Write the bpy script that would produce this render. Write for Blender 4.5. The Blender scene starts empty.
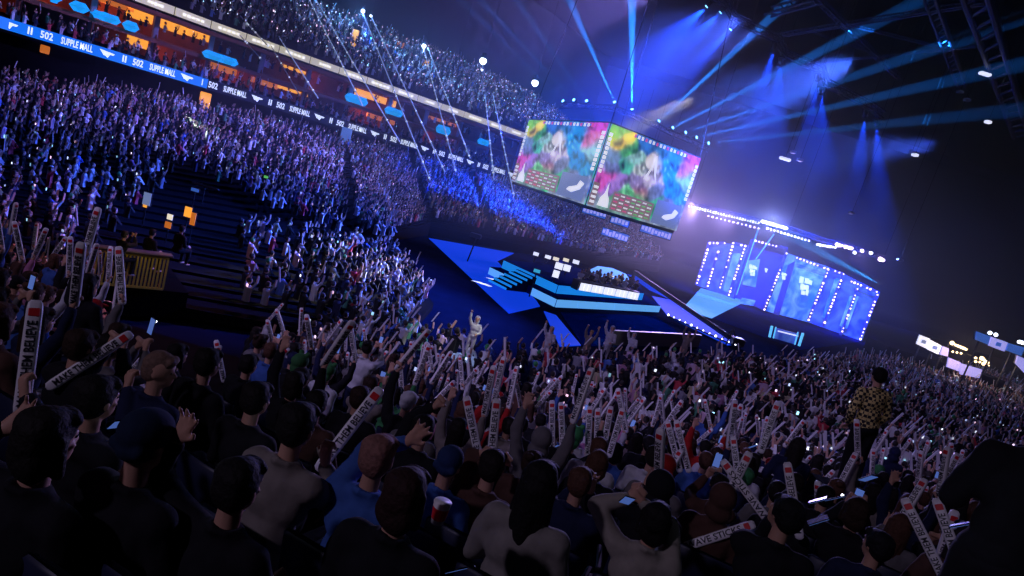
import bpy, bmesh, math, random
import numpy as np
from mathutils import Vector, Matrix, noise
S = bpy.context.scene
C = S.collection
R = math.radians
PI = math.pi
# ------------------------------------------------------------------ camera
FPX, PITCH, ROLL, EYE = 620.0, R(9.9), R(16.6), 7.5
cam_d = bpy.data.cameras.new('camera'); cam = bpy.data.objects.new('camera', cam_d); C.objects.link(cam)
cam_d.sensor_width = 36.0; cam_d.lens = FPX * 36.0 / 1024.0; cam_d.clip_end = 500; cam_d.clip_start = .05
_F = Vector((0, math.cos(PITCH), -math.sin(PITCH))); _R0 = Vector((1, 0, 0)); _U0 = Vector((0, math.sin(PITCH), math.cos(PITCH)))
_r = _R0 * math.cos(ROLL) + _U0 * math.sin(ROLL); _u = -_R0 * math.sin(ROLL) + _U0 * math.cos(ROLL)
cam.matrix_world = Matrix(((_r.x, _u.x, -_F.x, 0), (_r.y, _u.y, -_F.y, 0), (_r.z, _u.z, -_F.z, EYE), (0, 0, 0, 1)))
S.camera = cam
EYEV = Vector((0, 0, EYE))
def ray(x, y):
    return _F * FPX + _r * (x - 512) + _u * (288 - y)
def P(x, y, z):                       # point of the place seen at a pixel, on the level z
    r = ray(x, y); return EYEV + r * ((z - EYE) / r.z)
def D(x, y, Y):                       # ... at the distance Y down the hall
    r = ray(x, y); return EYEV + r * (Y / r.y)
def pix(p):
    d = Vector(p) - EYEV; w = d.dot(_F)
    if w <= 0.05: return (-9999, -9999, w)
    return (512 + FPX * d.dot(_r) / w, 288 - FPX * d.dot(_u) / w, w)
# ------------------------------------------------------------------ world, exposure
S.view_settings.view_transform = 'Standard'; S.view_settings.look = 'None'
S.view_settings.exposure = 0.0; S.view_settings.gamma = 1.0; S.view_settings.use_curve_mapping = False
W = bpy.data.worlds.new('world'); S.world = W; W.use_nodes = True
W.node_tree.nodes['Background'].inputs[0].default_value = (.01, .015, .05, 1)
W.node_tree.nodes['Background'].inputs[1].default_value = 0.02
S.cycles.volume_bounces = 0; S.cycles.max_bounces = 5; S.cycles.diffuse_bounces = 2; S.cycles.glossy_bounces = 2
S.cycles.transparent_max_bounces = 12; S.cycles.use_denoising = True; S.cycles.use_adaptive_sampling = False; S.cycles.sample_clamp_indirect = 4.0
# ------------------------------------------------------------------ lamps of the show
def spot(a, b, col, power, deg, blend=.3, rad=.15, name='spotlight'):
    l = bpy.data.lights.new(name, 'SPOT'); l.color = col; l.energy = power; l.spot_size = R(deg); l.spot_blend = blend
    l.shadow_soft_size = rad
    o = bpy.data.objects.new(name, l); C.objects.link(o); o.location = a
    o.rotation_euler = (Vector(b) - Vector(a)).to_track_quat('-Z', 'Y').to_euler()
    return o
def point(a, col, power, rad=.5, name='glow_lamp'):
    l = bpy.data.lights.new(name, 'POINT'); l.color = col; l.energy = power; l.shadow_soft_size = rad
    o = bpy.data.objects.new(name, l); C.objects.link(o); o.location = a; return o
BLUE = (.02, .12, 1); CYAN = (.03, .4, 1); VIOLET = (.45, .35, 1); WHITE = (.8, .85, 1)
HAZE = 0.0055
LM = []     # (fixture point, aim) of every lamp that shows as a fixture, built further down
# fan of beams standing on the ring truss behind the hanging screens
for (x, y), (x2, y2), pw, dg in [((614, 101), (556, -30), 1.5, 1.9), ((632, 108), (632, -60), 2.4, 2.6), ((660, 120), (790, 0), 1.6, 2.0),
        ((674, 127), (800, 62), 1, 1.8), ((687, 132), (830, 84), .8, 1.6), ((698, 137), (850, 103), .8, 1.6), ((710, 143), (850, 128), .5, 1.6),
        ((586, 100), (530, 20), .35, 1.3), ((573, 99), (480, 0), .4, 1.3), ((562, 100), (440, -20), .35, 1.3)]:
    a = D(x, y, 72); b = D(x2, y2, 60); LM.append((a, b)); spot(a, b, (.015, .22, 1), 2.4e6 * pw, dg * 1.6, .15, .05)
# washers hung from the roof arc
for (x, y), (x2, y2), dg in [((705, 8), (660, 120), 34), ((719, 14), (690, 110), 26), ((729, 31), (700, 140), 24), ((773, 52), (740, 170), 26),
        ((780, 66), (770, 170), 26), ((817, 82), (800, 180), 22), ((821, 95), (825, 190), 22), ((865, 118), (850, 220), 20), ((877, 127), (880, 240), 20)]:
    a = D(x, y, 62); b = D(x2 - 165, y2 + 85, 66) if x < 740 else D(x2, y2, 70); LM.append((a, b)); spot(a, b, (.005, .05, 1), (2.6e5 if x < 740 else 2.6e5), dg * (1.3 if x < 740 else 1), .8, .1)
CROWD = [((16, 40, 20), (-7, 29, 1), (.05, .13, 1), 190000, 34), ((26, 46, 18), (-10, 63, 4), (.05, .12, 1), 100000, 36),
    ((10, 45, 22), (-16, 34, 1), (.06, .12, 1), 90000, 50), ((12, 46, 22), (-17, 55, 4), (.1, .15, 1), 80000, 40),
    ((5, 50, 24), (-30, 45, 4), (.28, .22, 1), 70000, 50), ((24, 66, 11), (5, 20, 0), (.3, .35, 1), 26000, 70), ((24, 66, 11), (40, 30, 0), (.15, .25, 1), 9000, 70),
    ((10, 52, 18), (-7, 27, 1), (1, .9, .6), 120000, 11), ((-6, 30, 18), (-15, 14, 2), (1, .3, .5), 7000, 60),
    ((8, 50, 24), (-10, 85, 17), (.1, .2, 1), 900, 70), ((-12, -8, 17), (0, 9, 2), (.75, .62, 1), 1700, 70), ((-16, -2, 20), (10, 28, 0), (.55, .42, 1), 8500, 50)]  # last two: fill added behind the camera to brighten sticks and near crowd
# stage wash hung on the curved truss over the stage wall
for x, y, x2, y2, D0, pw, dg in [(695,211,560,215,74,3.6e4,80),(730,218,600,250,74,2.2e4,80),(770,229,730,320,74,3e3,80),(820,244,800,330,74,2.5e3,70),(860,254,850,330,74,2e3,70)]:
    spot(D(x,y,D0), D(x2,y2,D0-25), (.5,.35,1), pw, dg, .8, .2)
# crowd lamps and added fill: (from), (to), colour, power, angle
for a, b, c_, pw, dg in CROWD: spot(a, b, c_, pw, dg, .9, .4, 'crowd_wash')
# ------------------------------------------------------------------ materials
def mat(name, col=(.5, .5, .5), rough=.6, em=None, es=0, metal=0, var=0, vscale=20, bump=0, objcol=False, spec=None, nosample=True):
    m = bpy.data.materials.new(name); m.use_nodes = True; nt = m.node_tree; N = nt.nodes; L = nt.links
    b = N['Principled BSDF']; b.inputs['Base Color'].default_value = (*col, 1); b.inputs['Roughness'].default_value = rough
    b.inputs['Metallic'].default_value = metal
    if spec is not None: b.inputs['Specular IOR Level'].default_value = spec
    if em: b.inputs['Emission Color'].default_value = (*em, 1); b.inputs['Emission Strength'].default_value = es
    if var or bump or objcol:
        tc = N.new('ShaderNodeTexCoord'); nz = N.new('ShaderNodeTexNoise'); nz.inputs['Scale'].default_value = vscale; nz.inputs['Detail'].default_value = 3
        L.new(tc.outputs['Object'], nz.inputs['Vector'])
        mx = N.new('ShaderNodeMix'); mx.data_type = 'RGBA'; mx.blend_type = 'MULTIPLY'; mx.inputs['Factor'].default_value = 1
        rp = N.new('ShaderNodeMapRange'); rp.inputs['To Min'].default_value = 1 - var; rp.inputs['To Max'].default_value = 1 + var
        L.new(nz.outputs['Fac'], rp.inputs['Value']); L.new(rp.outputs['Result'], mx.inputs[7])
        if objcol:
            oi = N.new('ShaderNodeObjectInfo'); L.new(oi.outputs['Color'], mx.inputs[6])
        else: mx.inputs[6].default_value = (*col, 1)
        L.new(mx.outputs[2], b.inputs['Base Color'])
        if bump:
            bp = N.new('ShaderNodeBump'); bp.inputs['Strength'].default_value = bump; bp.inputs['Distance'].default_value = .01
            L.new(nz.outputs['Fac'], bp.inputs['Height']); L.new(bp.outputs[0], b.inputs['Normal'])
    if nosample: m.cycles.emission_sampling = 'NONE'
    return m
def vcmat(name, rough=.7, em=0.0):     # colours of many small separate pieces kept on the mesh
    m = mat(name, rough=rough); nt = m.node_tree; a = nt.nodes.new('ShaderNodeVertexColor'); a.layer_name = 'Col'
    b = nt.nodes['Principled BSDF']; nt.links.new(a.outputs['Color'], b.inputs['Base Color'])
    if em:
        nt.links.new(a.outputs['Color'], b.inputs['Emission Color']); b.inputs['Emission Strength'].default_value = em
    return m
M = dict(
    stagefloor=mat('navy_stage_vinyl', (.001, .012, .09), 1.0, var=.4, vscale=.6, spec=0.0),
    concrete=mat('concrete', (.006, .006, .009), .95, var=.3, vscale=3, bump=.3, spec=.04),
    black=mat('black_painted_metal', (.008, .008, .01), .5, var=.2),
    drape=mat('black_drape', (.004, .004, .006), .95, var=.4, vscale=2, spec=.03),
    floor=mat('dark_vinyl_floor', (.008, .011, .03), 1.0, var=.3, vscale=1, spec=.0),
    steel=mat('painted_steel', (.09, .085, .12), .5, var=.15, vscale=4),
    aluminium=mat('brushed_aluminium', (.5, .5, .55), .3, metal=1, var=.1),
    brick=mat('terracotta_painted_plaster', (.32, .1, .06), .8, var=.35, vscale=1.5, bump=.2),
    pillar=mat('lilac_grey_pillar_paint', (.42, .36, .42), .7, var=.15, vscale=2),
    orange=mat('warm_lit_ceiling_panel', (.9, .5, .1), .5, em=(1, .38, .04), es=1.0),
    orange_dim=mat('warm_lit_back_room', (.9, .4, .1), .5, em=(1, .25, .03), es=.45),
    bluepanel=mat('backlit_blue_panel', (.02, .2, .6), .4, em=(.01, .35, .85), es=.75),
    ribbon=mat('blue_led_ribbon', (.01, .03, .2), .4, em=(.005, .14, .75), es=1.1),
    ribbon_off=mat('unlit_led_ribbon', (.006, .008, .02), .4),
    white_led=mat('white_led_lettering', (.9, .9, .9), .4, em=(.75, .85, 1), es=1.0),
    fascia=mat('cream_backlit_fascia', (.6, .6, .5), .5, em=(.75, .68, .42), es=.55, ),
    fascia_txt=mat('bright_fascia_lettering', (.9, .9, .9), .5, em=(1, .95, .8), es=1.1),
    cable=mat('pale_light_streak', (.5, .6, .8), .5, em=(.5, .62, 1), es=.28),
    bulb=mat('glowing_lamp_lens', (1, 1, 1), .3, em=(.75, .8, 1), es=6),
    bulb_pink=mat('glowing_pink_bulb', (1, .9, 1), .3, em=(1, .72, 1), es=4.5),
    bulb_blue=mat('glowing_blue_lens', (.2, .5, 1), .3, em=(.15, .5, 1), es=6),
    warm_bulb=mat('glowing_warm_bulb', (1, .9, .6), .3, em=(1, .7, .35), es=4),
    led_blue=mat('lit_blue_step', (.01, .15, .5), .8, spec=.05, em=(.01, .24, .85), es=.8),
    led_pale=mat('pale_blue_led_panel', (.1, .3, .7), .8, spec=.05, em=(.12, .42, .95), es=.8),
    led_deep=mat('deep_blue_led_floor', (.005, .03, .3), .8, spec=.05, em=(.003, .04, .6), es=.95),
    white_panel=mat('white_lit_panel', (.9, .9, 1), .4, em=(.75, .78, 1), es=1.1),
    cream_panel=mat('cream_lit_panel', (.9, .9, 1), .4, em=(1, .9, .7), es=.8),
    lilac_panel=mat('lilac_lit_screen', (.5, .4, .9), .4, em=(.42, .4, 1), es=.8),
    seat=mat('navy_seat_plastic', (.012, .016, .05), .45, var=.2),
    fabric=mat('woven_clothing', rough=.9, objcol=True, var=.25, vscale=14, bump=.5, spec=.15),
    hair=mat('dark_hair', rough=.75, objcol=True, var=.6, vscale=45, bump=1, spec=.25),
    skin=mat('skin', (.55, .3, .21), .55, var=.1, vscale=8),
    eye=mat('dark_eye', (.01, .01, .01), .2),
    stickw=mat('white_inflated_plastic', (.88, .85, .9), .35, var=.05),
    red=mat('red_print', (.75, .02, .03), .5), ink=mat('black_print', (.01, .01, .02), .5),
    phone=mat('black_phone_case', (.01, .01, .015), .25),
    phone_on=mat('lit_phone_screen', (.3, .5, .8), .3, em=(.15, .3, 1), es=.3),
    torch=mat('phone_torch', (1, 1, 1), .3, em=(.85, .88, 1), es=6),
    timber=mat('yellow_painted_slats', (.75, .6, .12), .6, var=.2),
    cup=mat('white_paper_cup', (.8, .8, .8), .5), crowd=vcmat('crowd_clothes_skin_and_hair'), glow=vcmat('crowd_phone_sparkle_glow', em=2.2),
)
# ------------------------------------------------------------------ mesh builders
class MB:
    def __init__(s): s.v = []; s.f = []; s.m = []
    def add(s, vs, fs, mi=0):
        o = len(s.v); s.v += [tuple(v) for v in vs]; s.f += [tuple(i + o for i in f) for f in fs]; s.m += [mi] * len(fs); return s
    def box(s, c, d, X=(1, 0, 0), Y=(0, 1, 0), Z=(0, 0, 1), mi=0, bev=0):
        c = Vector(c); X = Vector(X); Y = Vector(Y); Z = Vector(Z); a, b, e = d[0] / 2, d[1] / 2, d[2] / 2
        if not bev:
            vs = [c + X * (i * a) + Y * (j * b) + Z * (k * e) for k in (-1, 1) for i, j in ((-1, -1), (1, -1), (1, 1), (-1, 1))]
            return s.add(vs, [(3, 2, 1, 0), (4, 5, 6, 7), (0, 1, 5, 4), (1, 2, 6, 5), (2, 3, 7, 6), (3, 0, 4, 7)], mi)
        vs = []
        for k, sh in ((-1, bev), (-1 + bev / e, 0), (1 - bev / e, 0), (1, bev)):
            for i, j in ((-1, -1), (1, -1), (1, 1), (-1, 1)):
                for q in ((0, 1), (1, 0)) if i * j > 0 else ((1, 0), (0, 1)):
                    vs.append(c + X * (i * (a - sh - q[0] * bev)) + Y * (j * (b - sh - q[1] * bev)) + Z * (k * e))
        fs = [tuple(reversed(range(8))), tuple(range(24, 32))]
        for r_ in range(3):
            for q in range(8): fs.append((r_ * 8 + q, r_ * 8 + (q + 1) % 8, r_ * 8 + 8 + (q + 1) % 8, r_ * 8 + 8 + q))
        return s.add(vs, fs, mi)
    def tube(s, a, b, r1, r2=None, n=8, mi=0, cap=True):
        a = Vector(a); b = Vector(b); r2 = r1 if r2 is None else r2; d = (b - a).normalized()
        X = d.orthogonal().normalized(); Y = d.cross(X)
        vs = [p + (X * math.cos(2 * PI * i / n) + Y * math.sin(2 * PI * i / n)) * rr for p, rr in ((a, r1), (b, r2)) for i in range(n)]
        fs = [(i, (i + 1) % n, n + (i + 1) % n, n + i) for i in range(n)]
        if cap: fs += [tuple(reversed(range(n))), tuple(range(n, 2 * n))]
        return s.add(vs, fs, mi)
    def ball(s, c, r, n=8, m=6, mi=0, rot=None):
        c = Vector(c); r = (r, r, r) if isinstance(r, (int, float)) else r
        vs = []
        for j in range(1, m):
            for i in range(n):
                p = Vector((r[0] * math.sin(PI * j / m) * math.cos(2 * PI * i / n), r[1] * math.sin(PI * j / m) * math.sin(2 * PI * i / n), r[2] * math.cos(PI * j / m)))
                vs.append(c + (rot @ p if rot else p))
        t = Vector((0, 0, r[2])); t = rot @ t if rot else t
        vs += [c + t, c - t]; k = (m - 1) * n
        fs = [(i + n * j, i + n * (j + 1), (i + 1) % n + n * (j + 1), (i + 1) % n + n * j) for j in range(m - 2) for i in range(n)]
        fs += [(k, i, (i + 1) % n) for i in range(n)] + [(k + 1, n * (m - 2) + (i + 1) % n, n * (m - 2) + i) for i in range(n)]
        return s.add(vs, fs, mi)
    def caps(s, a, b, r1, r2=None, n=12):
        r2 = r1 if r2 is None else r2
        a = Vector(a); b = Vector(b); s.tube(a, b, r1, r2, n); s.ball(a, r1, n, 8); s.ball(b, r2, n, 8); return s
    def prism(s, pts, z0, z1, mi=0):
        n = len(pts); vs = [(p[0], p[1], z0) for p in pts] + [(p[0], p[1], z1) for p in pts]
        return s.add(vs, [tuple(reversed(range(n))), tuple(range(n, 2 * n))] + [(i, (i + 1) % n, n + (i + 1) % n, n + i) for i in range(n)], mi)
    def mesh(s, name, mats, smooth=False):
        me = bpy.data.meshes.new(name); me.from_pydata(s.v, [], s.f)
        for m in (mats if isinstance(mats, (list, tuple)) else [mats]): me.materials.append(m)
        if any(s.m): me.polygons.foreach_set('material_index', s.m)
        if smooth: me.polygons.foreach_set('use_smooth', [True] * len(s.f))
        me.update(); return me
    def build(s, name, mats, parent=None, smooth=False):
        return link(s.mesh(name, mats, smooth), name, parent)
def link(me, name, parent=None):
    o = bpy.data.objects.new(name, me); C.objects.link(o)
    if parent: o.parent = parent
    return o
def tag(o, label, cat, group=None, kind=None):
    o['label'] = label; o['category'] = cat
    if group: o['group'] = group
    if kind: o['kind'] = kind
    return o
def struct(o): o['kind'] = 'structure'; return o
def thing(name, loc, label, cat, group=None, rz=0):
    o = bpy.data.objects.new(name, None); C.objects.link(o); o.empty_display_size = .2; o.location = loc; o.rotation_euler = (0, 0, rz)
    return tag(o, label, cat, group)
def local(t, p): return t.matrix_world.inverted() @ Vector(p)
def textmesh(txt, size, name='lettering', ext=.002, aspect=1.0):
    cu = bpy.data.curves.new(name, 'FONT'); cu.body = txt; cu.size = size; cu.extrude = ext; cu.align_x = 'CENTER'; cu.align_y = 'CENTER'; cu.offset = size * .018
    cu.resolution_u = 2
    o = bpy.data.objects.new(name, cu); C.objects.link(o); dg = bpy.context.evaluated_depsgraph_get(); dg.update()
    me = bpy.data.meshes.new_from_object(o.evaluated_get(dg)); bpy.data.objects.remove(o); me.transform(Matrix.Diagonal((aspect, 1, 1, 1))); return me
def frame_mat(c, X, Z):               # local x along X, local z (text up = local y) -> matrix with x=X, y=Zup, z=normal
    X = Vector(X).normalized(); Z = Vector(Z).normalized(); n = X.cross(Z).normalized()
    m = Matrix((X, Z, n)).transposed().to_4x4(); m.translation = Vector(c); return m
def inpoly(p, poly):
    x, y = p; c = False; j = len(poly) - 1
    for i in range(len(poly)):
        xi, yi = poly[i]; xj, yj = poly[j]
        if (yi > y) != (yj > y) and x < (xj - xi) * (y - yi) / (yj - yi) + xi: c = not c
        j = i
    return c
random.seed(7); rnd = random.random
def rr(a, b): return a + (b - a) * rnd()
# ------------------------------------------------------------------ the hall: floor, stands, roof
struct(MB().add([(-90, -20, 0), (130, -20, 0), (130, 160, 0), (-90, 160, 0)], [(0, 1, 2, 3)]).build('floor', M['floor']))
STEP_D, STEP_H, NST = .85, .27, 23
m = MB()
for k in range(NST):
    y1 = 17 - STEP_D * k; z = STEP_H * (k + 1)
    m.prism([(-14, y1 - STEP_D), (0, y1 - STEP_D), (40, y1 - STEP_D + 14), (40, y1 + 14), (0, y1), (-14, y1)], 0, z)
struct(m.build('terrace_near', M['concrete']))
Fl = [(-14, 9, 2.6), (-14, 17, .6), (-3.5, 22, .3), (-3.5, 30, .3), (-10.3, 46, .5), (-9, 57.5, 1.2), (-.8, 64.5, 1.2), (8.5, 74, 1.2), (20, 92, 1.2)]
Bl = [(-34, 20, 3.2), (-40, 44, 3.3), (-34, 53, 4.6), (-27, 58, 5.3), (-17, 66, 5.6), (-13, 70.5, 5.7), (-5, 77, 5.7), (6, 90, 5.7), (18, 108, 5.7)]
NR = [26, 34, 40, 40, 30, 28, 26, 26, 26]
ROWS = 34
def strip(s, t):
    i = min(int(s), len(Fl) - 2); u = s - i
    f = Vector(Fl[i]).lerp(Vector(Fl[i + 1]), u); b = Vector(Bl[i]).lerp(Vector(Bl[i + 1]), u)
    return f.lerp(b, t)
m = MB()
SS = [i * .25 for i in range((len(Fl) - 1) * 4 + 1)]
for r_ in range(ROWS):
    for a, b in zip(SS, SS[1:]):
        p = [strip(a, r_ / ROWS), strip(b, r_ / ROWS), strip(b, (r_ + 1) / ROWS), strip(a, (r_ + 1) / ROWS)]
        z = [strip(a, (r_ + .5) / ROWS).z, strip(b, (r_ + .5) / ROWS).z]; z = [z[0], z[1], z[1], z[0]]
        m.add([(q.x, q.y, zz) for q, zz in zip(p, z)] + [(q.x, q.y, zz - .35) for q, zz in zip(p, z)], [(3, 2, 1, 0), (0, 1, 5, 4), (2, 3, 7, 6)])
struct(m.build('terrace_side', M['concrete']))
m = MB()
for a, b in zip(Fl[4:], Fl[5:]):      # low front wall of the far stand
    a = Vector(a); b = Vector(b); d = (b - a).normalized(); m.box(((a + b) / 2).xy.to_3d() + Vector((0, 0, .45)), ((b - a).length + .1, .12, .9), d.xy.to_3d().normalized(), Vector((-d.y, d.x, 0)).normalized())
struct(m.build('wall_pit', M['drape']))
# line of the ribbon board and everything stacked on it
RP = [Vector((D(x, 22 + .298 * x, d).x, d, 0)) for x, d in ((-60, 42), (0, 46), (100, 50), (200, 56), (300, 62), (400, 69), (520, 79))] + [Vector((10, 96, 0)), Vector((22, 116, 0))]
for q in RP: q.z = 0
def offs(line, d):                    # the line moved outwards (away from the floor) by d
    out = []
    for i, q in enumerate(line):
        a = line[max(i - 1, 0)]; b = line[min(i + 1, len(line) - 1)]; t = (b - a).normalized(); out.append(q + Vector((-t.y, t.x, 0)) * d)
    return out
def wallm(m, line, z0, z1, th=.15, mi=0):
    for a, b in zip(line, line[1:]):
        t = (b - a).normalized(); m.box((a + b) / 2 + Vector((0, 0, (z0 + z1) / 2)), ((b - a).length + .05, th, z1 - z0), t, Vector((-t.y, t.x, 0)), mi=mi)
    return m
def slab(m, l1, l2, z1, z2, th=.3, mi=0):
    for a, b, c, d in zip(l1, l1[1:], l2[1:], l2):
        up = [Vector((q.x, q.y, z)) for q, z in ((a, z1), (b, z1), (c, z2), (d, z2))]; dn = [q - Vector((0, 0, th)) for q in up]
        m.add(up + dn, [(0, 1, 2, 3), (7, 6, 5, 4), (0, 4, 5, 1), (2, 6, 7, 3)], mi)
    return m
def along(line, s):                   # point and direction at length s
    for a, b in zip(line, line[1:]):
        L = (b - a).length
        if s <= L: return a + (b - a) * (s / L), (b - a).normalized()
        s -= L
    return line[-1].copy(), (line[-1] - line[-2]).normalized()
TOTAL = sum((b - a).length for a, b in zip(RP, RP[1:]))
R1, R3, R6 = offs(RP, .1), offs(RP, 3.2), offs(RP, 6)
struct(wallm(MB(), offs(RP, 1.5), 3, 7.1, .3).build('wall_concourse', M['drape']))
struct(slab(MB(), RP, R3, 7.3, 8.3, .4).build('terrace_club', M['concrete']))
struct(wallm(MB(), offs(RP, 5.5), 7.5, 12.4, .2).build('wall_suites', M['brick']))
struct(slab(MB(), offs(RP, 1.8), R6, 9.9, 10.2, .35).build('terrace_suite', M['brick']))
struct(slab(MB(), R1, R6, 12.0, 12.2, .3).build('ceiling_suites', M['brick']))
U0, U1 = offs(RP, .4), offs(RP, 19)
m = MB(); NU = 22
for k in range(NU):
    a, b = offs(RP, .4 + 18.6 * k / NU), offs(RP, .4 + 18.6 * (k + 1) / NU); slab(m, a, b, 12.8 + 7.6 * k / NU, 12.8 + 7.6 * k / NU, .5)
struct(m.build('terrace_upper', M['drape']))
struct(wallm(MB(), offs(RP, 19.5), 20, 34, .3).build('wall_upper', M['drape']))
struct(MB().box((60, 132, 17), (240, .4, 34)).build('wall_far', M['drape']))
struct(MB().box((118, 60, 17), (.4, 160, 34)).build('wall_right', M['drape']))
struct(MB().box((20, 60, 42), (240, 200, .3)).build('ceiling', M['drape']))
# ribbon board
SEG = 6.1
rb = thing('ribbon_board', (0, 0, 0), 'long blue LED ribbon board with white lettering along the club tier', 'LED ribbon')
L0 = (RP[1] - RP[0]).length
def ribcut(s0, s1, z0, z1, th, off=0):
    m = MB(); ln = offs(RP, off); n = max(1, int((s1 - s0) / 1.5))
    for i in range(n):
        a, _ = along(ln, s0 + (s1 - s0) * i / n); b, _ = along(ln, s0 + (s1 - s0) * (i + 1) / n); wallm(m, [a, b], z0, z1, th)
    return m
xs = L0 + 1
lit_end = None
for s in np.arange(0, TOTAL, .5):
    p, t = along(RP, s)
    if pix((p.x, p.y, 7.5))[0] > 205: lit_end = s; break
ribcut(0, lit_end, 7.12, 7.94, .14, -.05).build('lit_panel', M['ribbon'], rb)['label'] = 'panel run glowing blue'
ribcut(lit_end, TOTAL, 7.05, 8.0, .14, -.05).build('dark_panel', M['ribbon_off'], rb)['label'] = 'panel run with a dark ground'
tm = {k: textmesh(k, z, ext=.01, aspect=a) for k, z, a in (('SUPPLE MALL', .72, .48), ('502', .74, .72), ('II', .74, 1.0))}
for me in tm.values(): me.materials.append(M['white_led'])
wing = MB().add([(-.75, .35, .02), (.75, .2, .02), (.62, .02, .02), (.3, .02, .02), (.12, -.38, .02), (-.12, -.2, .02), (-.3, -.2, .02), (-.42, -.02, .02)], [(0, 1, 2, 3, 4, 5, 6, 7)]).mesh('wing_emblem', M['white_led']); wing.transform(Matrix.Scale(.72, 4))
s = L0 - 5.6; n_ = 0
while s < TOTAL - 20:
    for dx, key in ((0, 'w'), (1.25, 'II'), (2.25, '502'), (4.15, 'SUPPLE MALL')):
        p, t = along(RP, s + dx); p = p + Vector((t.y, -t.x, 0)) * .16 + Vector((0, 0, 7.52))
        o = link(wing if key == 'w' else tm[key], 'wing_emblem' if key == 'w' else 'lettering', rb)
        o.matrix_world = frame_mat(p, t, (0, 0, 1)); o.matrix_parent_inverse = Matrix()
    s += 6.1; n_ += 1
# cream lit fascia, one panel after another
fa = thing('lit_fascia', (0, 0, 0), 'row of cream backlit sponsor panels below the upper tier', 'fascia')
s = 0
pm = []
while s < TOTAL - 3:
    a, t = along(RP, s); b, _ = along(RP, s + 2.85)
    o = wallm(MB(), [a, b], 12.2, 12.85, .14).build('panel', M['fascia'], fa)
    w = rr(.5, 1.1); c = (a + b) / 2 + Vector((t.y, -t.x, 0)) * .1
    m = MB()
    for j in range(5): m.box(c + t * ((j - 2) * w * .42) + Vector((0, 0, 12.52)), (w * .3, .03, rr(.16, .26)), t, Vector((-t.y, t.x, 0)))
    m.build('lettering', M['fascia_txt'], o)
    s += 3.0
# suite boxes: pillars, lit rooms, blue panels
for i, s in enumerate(np.arange(2, TOTAL - 18, 4.6)):
    p, t = along(offs(RP, 2.4), s); n = Vector((-t.y, t.x, 0))
    pl = MB().box(p + Vector((0, 0, 10.0)), (.42, .35, 4.4), t, n, bev=.04).build('pillar', M['pillar']); struct(pl)
    wl = MB().add([p + n * 3 + Vector((0, 0, 12)), p + n * 3 + Vector((0, 0, 7.8)), p + Vector((0, 0, 8.0)), p - n * .7 + Vector((0, 0, 9.6)), p - n * .4 + Vector((0, 0, 9.9)), p + n * .8 + Vector((0, 0, 12))],
        [(0, 1, 2, 3, 4, 5)]).build('wall_box', M['brick']); struct(wl)
    md = wl.modifiers.new('s', 'SOLIDIFY'); md.thickness = .12
BOXL = ['warm orange lit hospitality box %s' % q for q in ('x',)]
def pixbox(px, zc, w, h, off, mt, name, label, cat, group=None, depth=.3, bev=.05):
    best = min(np.arange(0, TOTAL, .4), key=lambda s: abs(pix((along(RP, s)[0].x, along(RP, s)[0].y, zc))[0] - px))
    p, t = along(offs(RP, off), best); n = Vector((-t.y, t.x, 0))
    o = MB().box(p + Vector((0, 0, zc)), (w, depth, h), t, n, bev=bev).build(name, mt); return tag(o, label, cat, group)
for px, zc, w, h, mt, lb in ((197, 11.55, 4.8, 1.0, 'orange', 'widest bright orange glowing soffit of the upper boxes'), (236, 11.5, 2.2, .6, 'orange', 'small orange glowing soffit right of the widest one'),
        (150, 11.7, 3.5, .5, 'orange_dim', 'dim orange soffit under the leftmost fascia panels'), (259, 9.3, 2.6, .6, 'orange_dim', 'dim orange room light under the long white fascia'), (303, 9.2, 2.6, .5, 'orange_dim', 'orange room light above the ribbon board by the long light streaks'),
        (178, 9.3, 1.6, .9, 'orange', 'square orange glowing doorway above the ribbon board'), (335, 11.4, 3, .3, 'orange', 'thin orange strip lamp in a blue-washed box'), (330, 9.3, 3.2, .3, 'orange', 'thin orange strip lamp right above the ribbon board'),
        (412, 11.3, 5, .7, 'orange', 'orange soffit between two pairs of light streaks'), (417, 9.3, 3.4, .5, 'orange_dim', 'low dim orange room right above the white ribbon lettering'), (478, 11.2, 4, .35, 'orange_dim', 'small orange strip near the hanging screens')):
    pixbox(px, zc, w, h, 3.6, M[mt], 'soffit_light', lb, 'light')
for k, (px, zc, w, h) in enumerate(((55, 10.5, 1.4, .9), (75, 10.45, 1.2, .8), (98, 10.4, 1.7, .9), (113, 10.3, 1.2, .7), (125, 10.3, 2.2, .8), (148, 10.25, 1.6, .9), (228, 10.1, 2.6, .8), (242, 10.1, 2.4, .8), (372, 10.4, 3.2, 1.0), (409, 10.4, 2.8, .9), (458, 10.2, 2.4, 1.1), (497, 10.3, 2.2, .8))):
    tagl = ['topmost rounded', 'second dark', 'bright oval', 'short', 'long bright', 'round', 'left half of a double', 'right half of a double', 'wide faint', 'small bright', 'arched', 'farthest'][k]
    pixbox(px, zc, w * .8, h * .85, 1.5, M['bluepanel'], 'blue_panel', '%s blue backlit panel on the suite balcony front' % tagl, 'panel', depth=.8, bev=.36)
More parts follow.
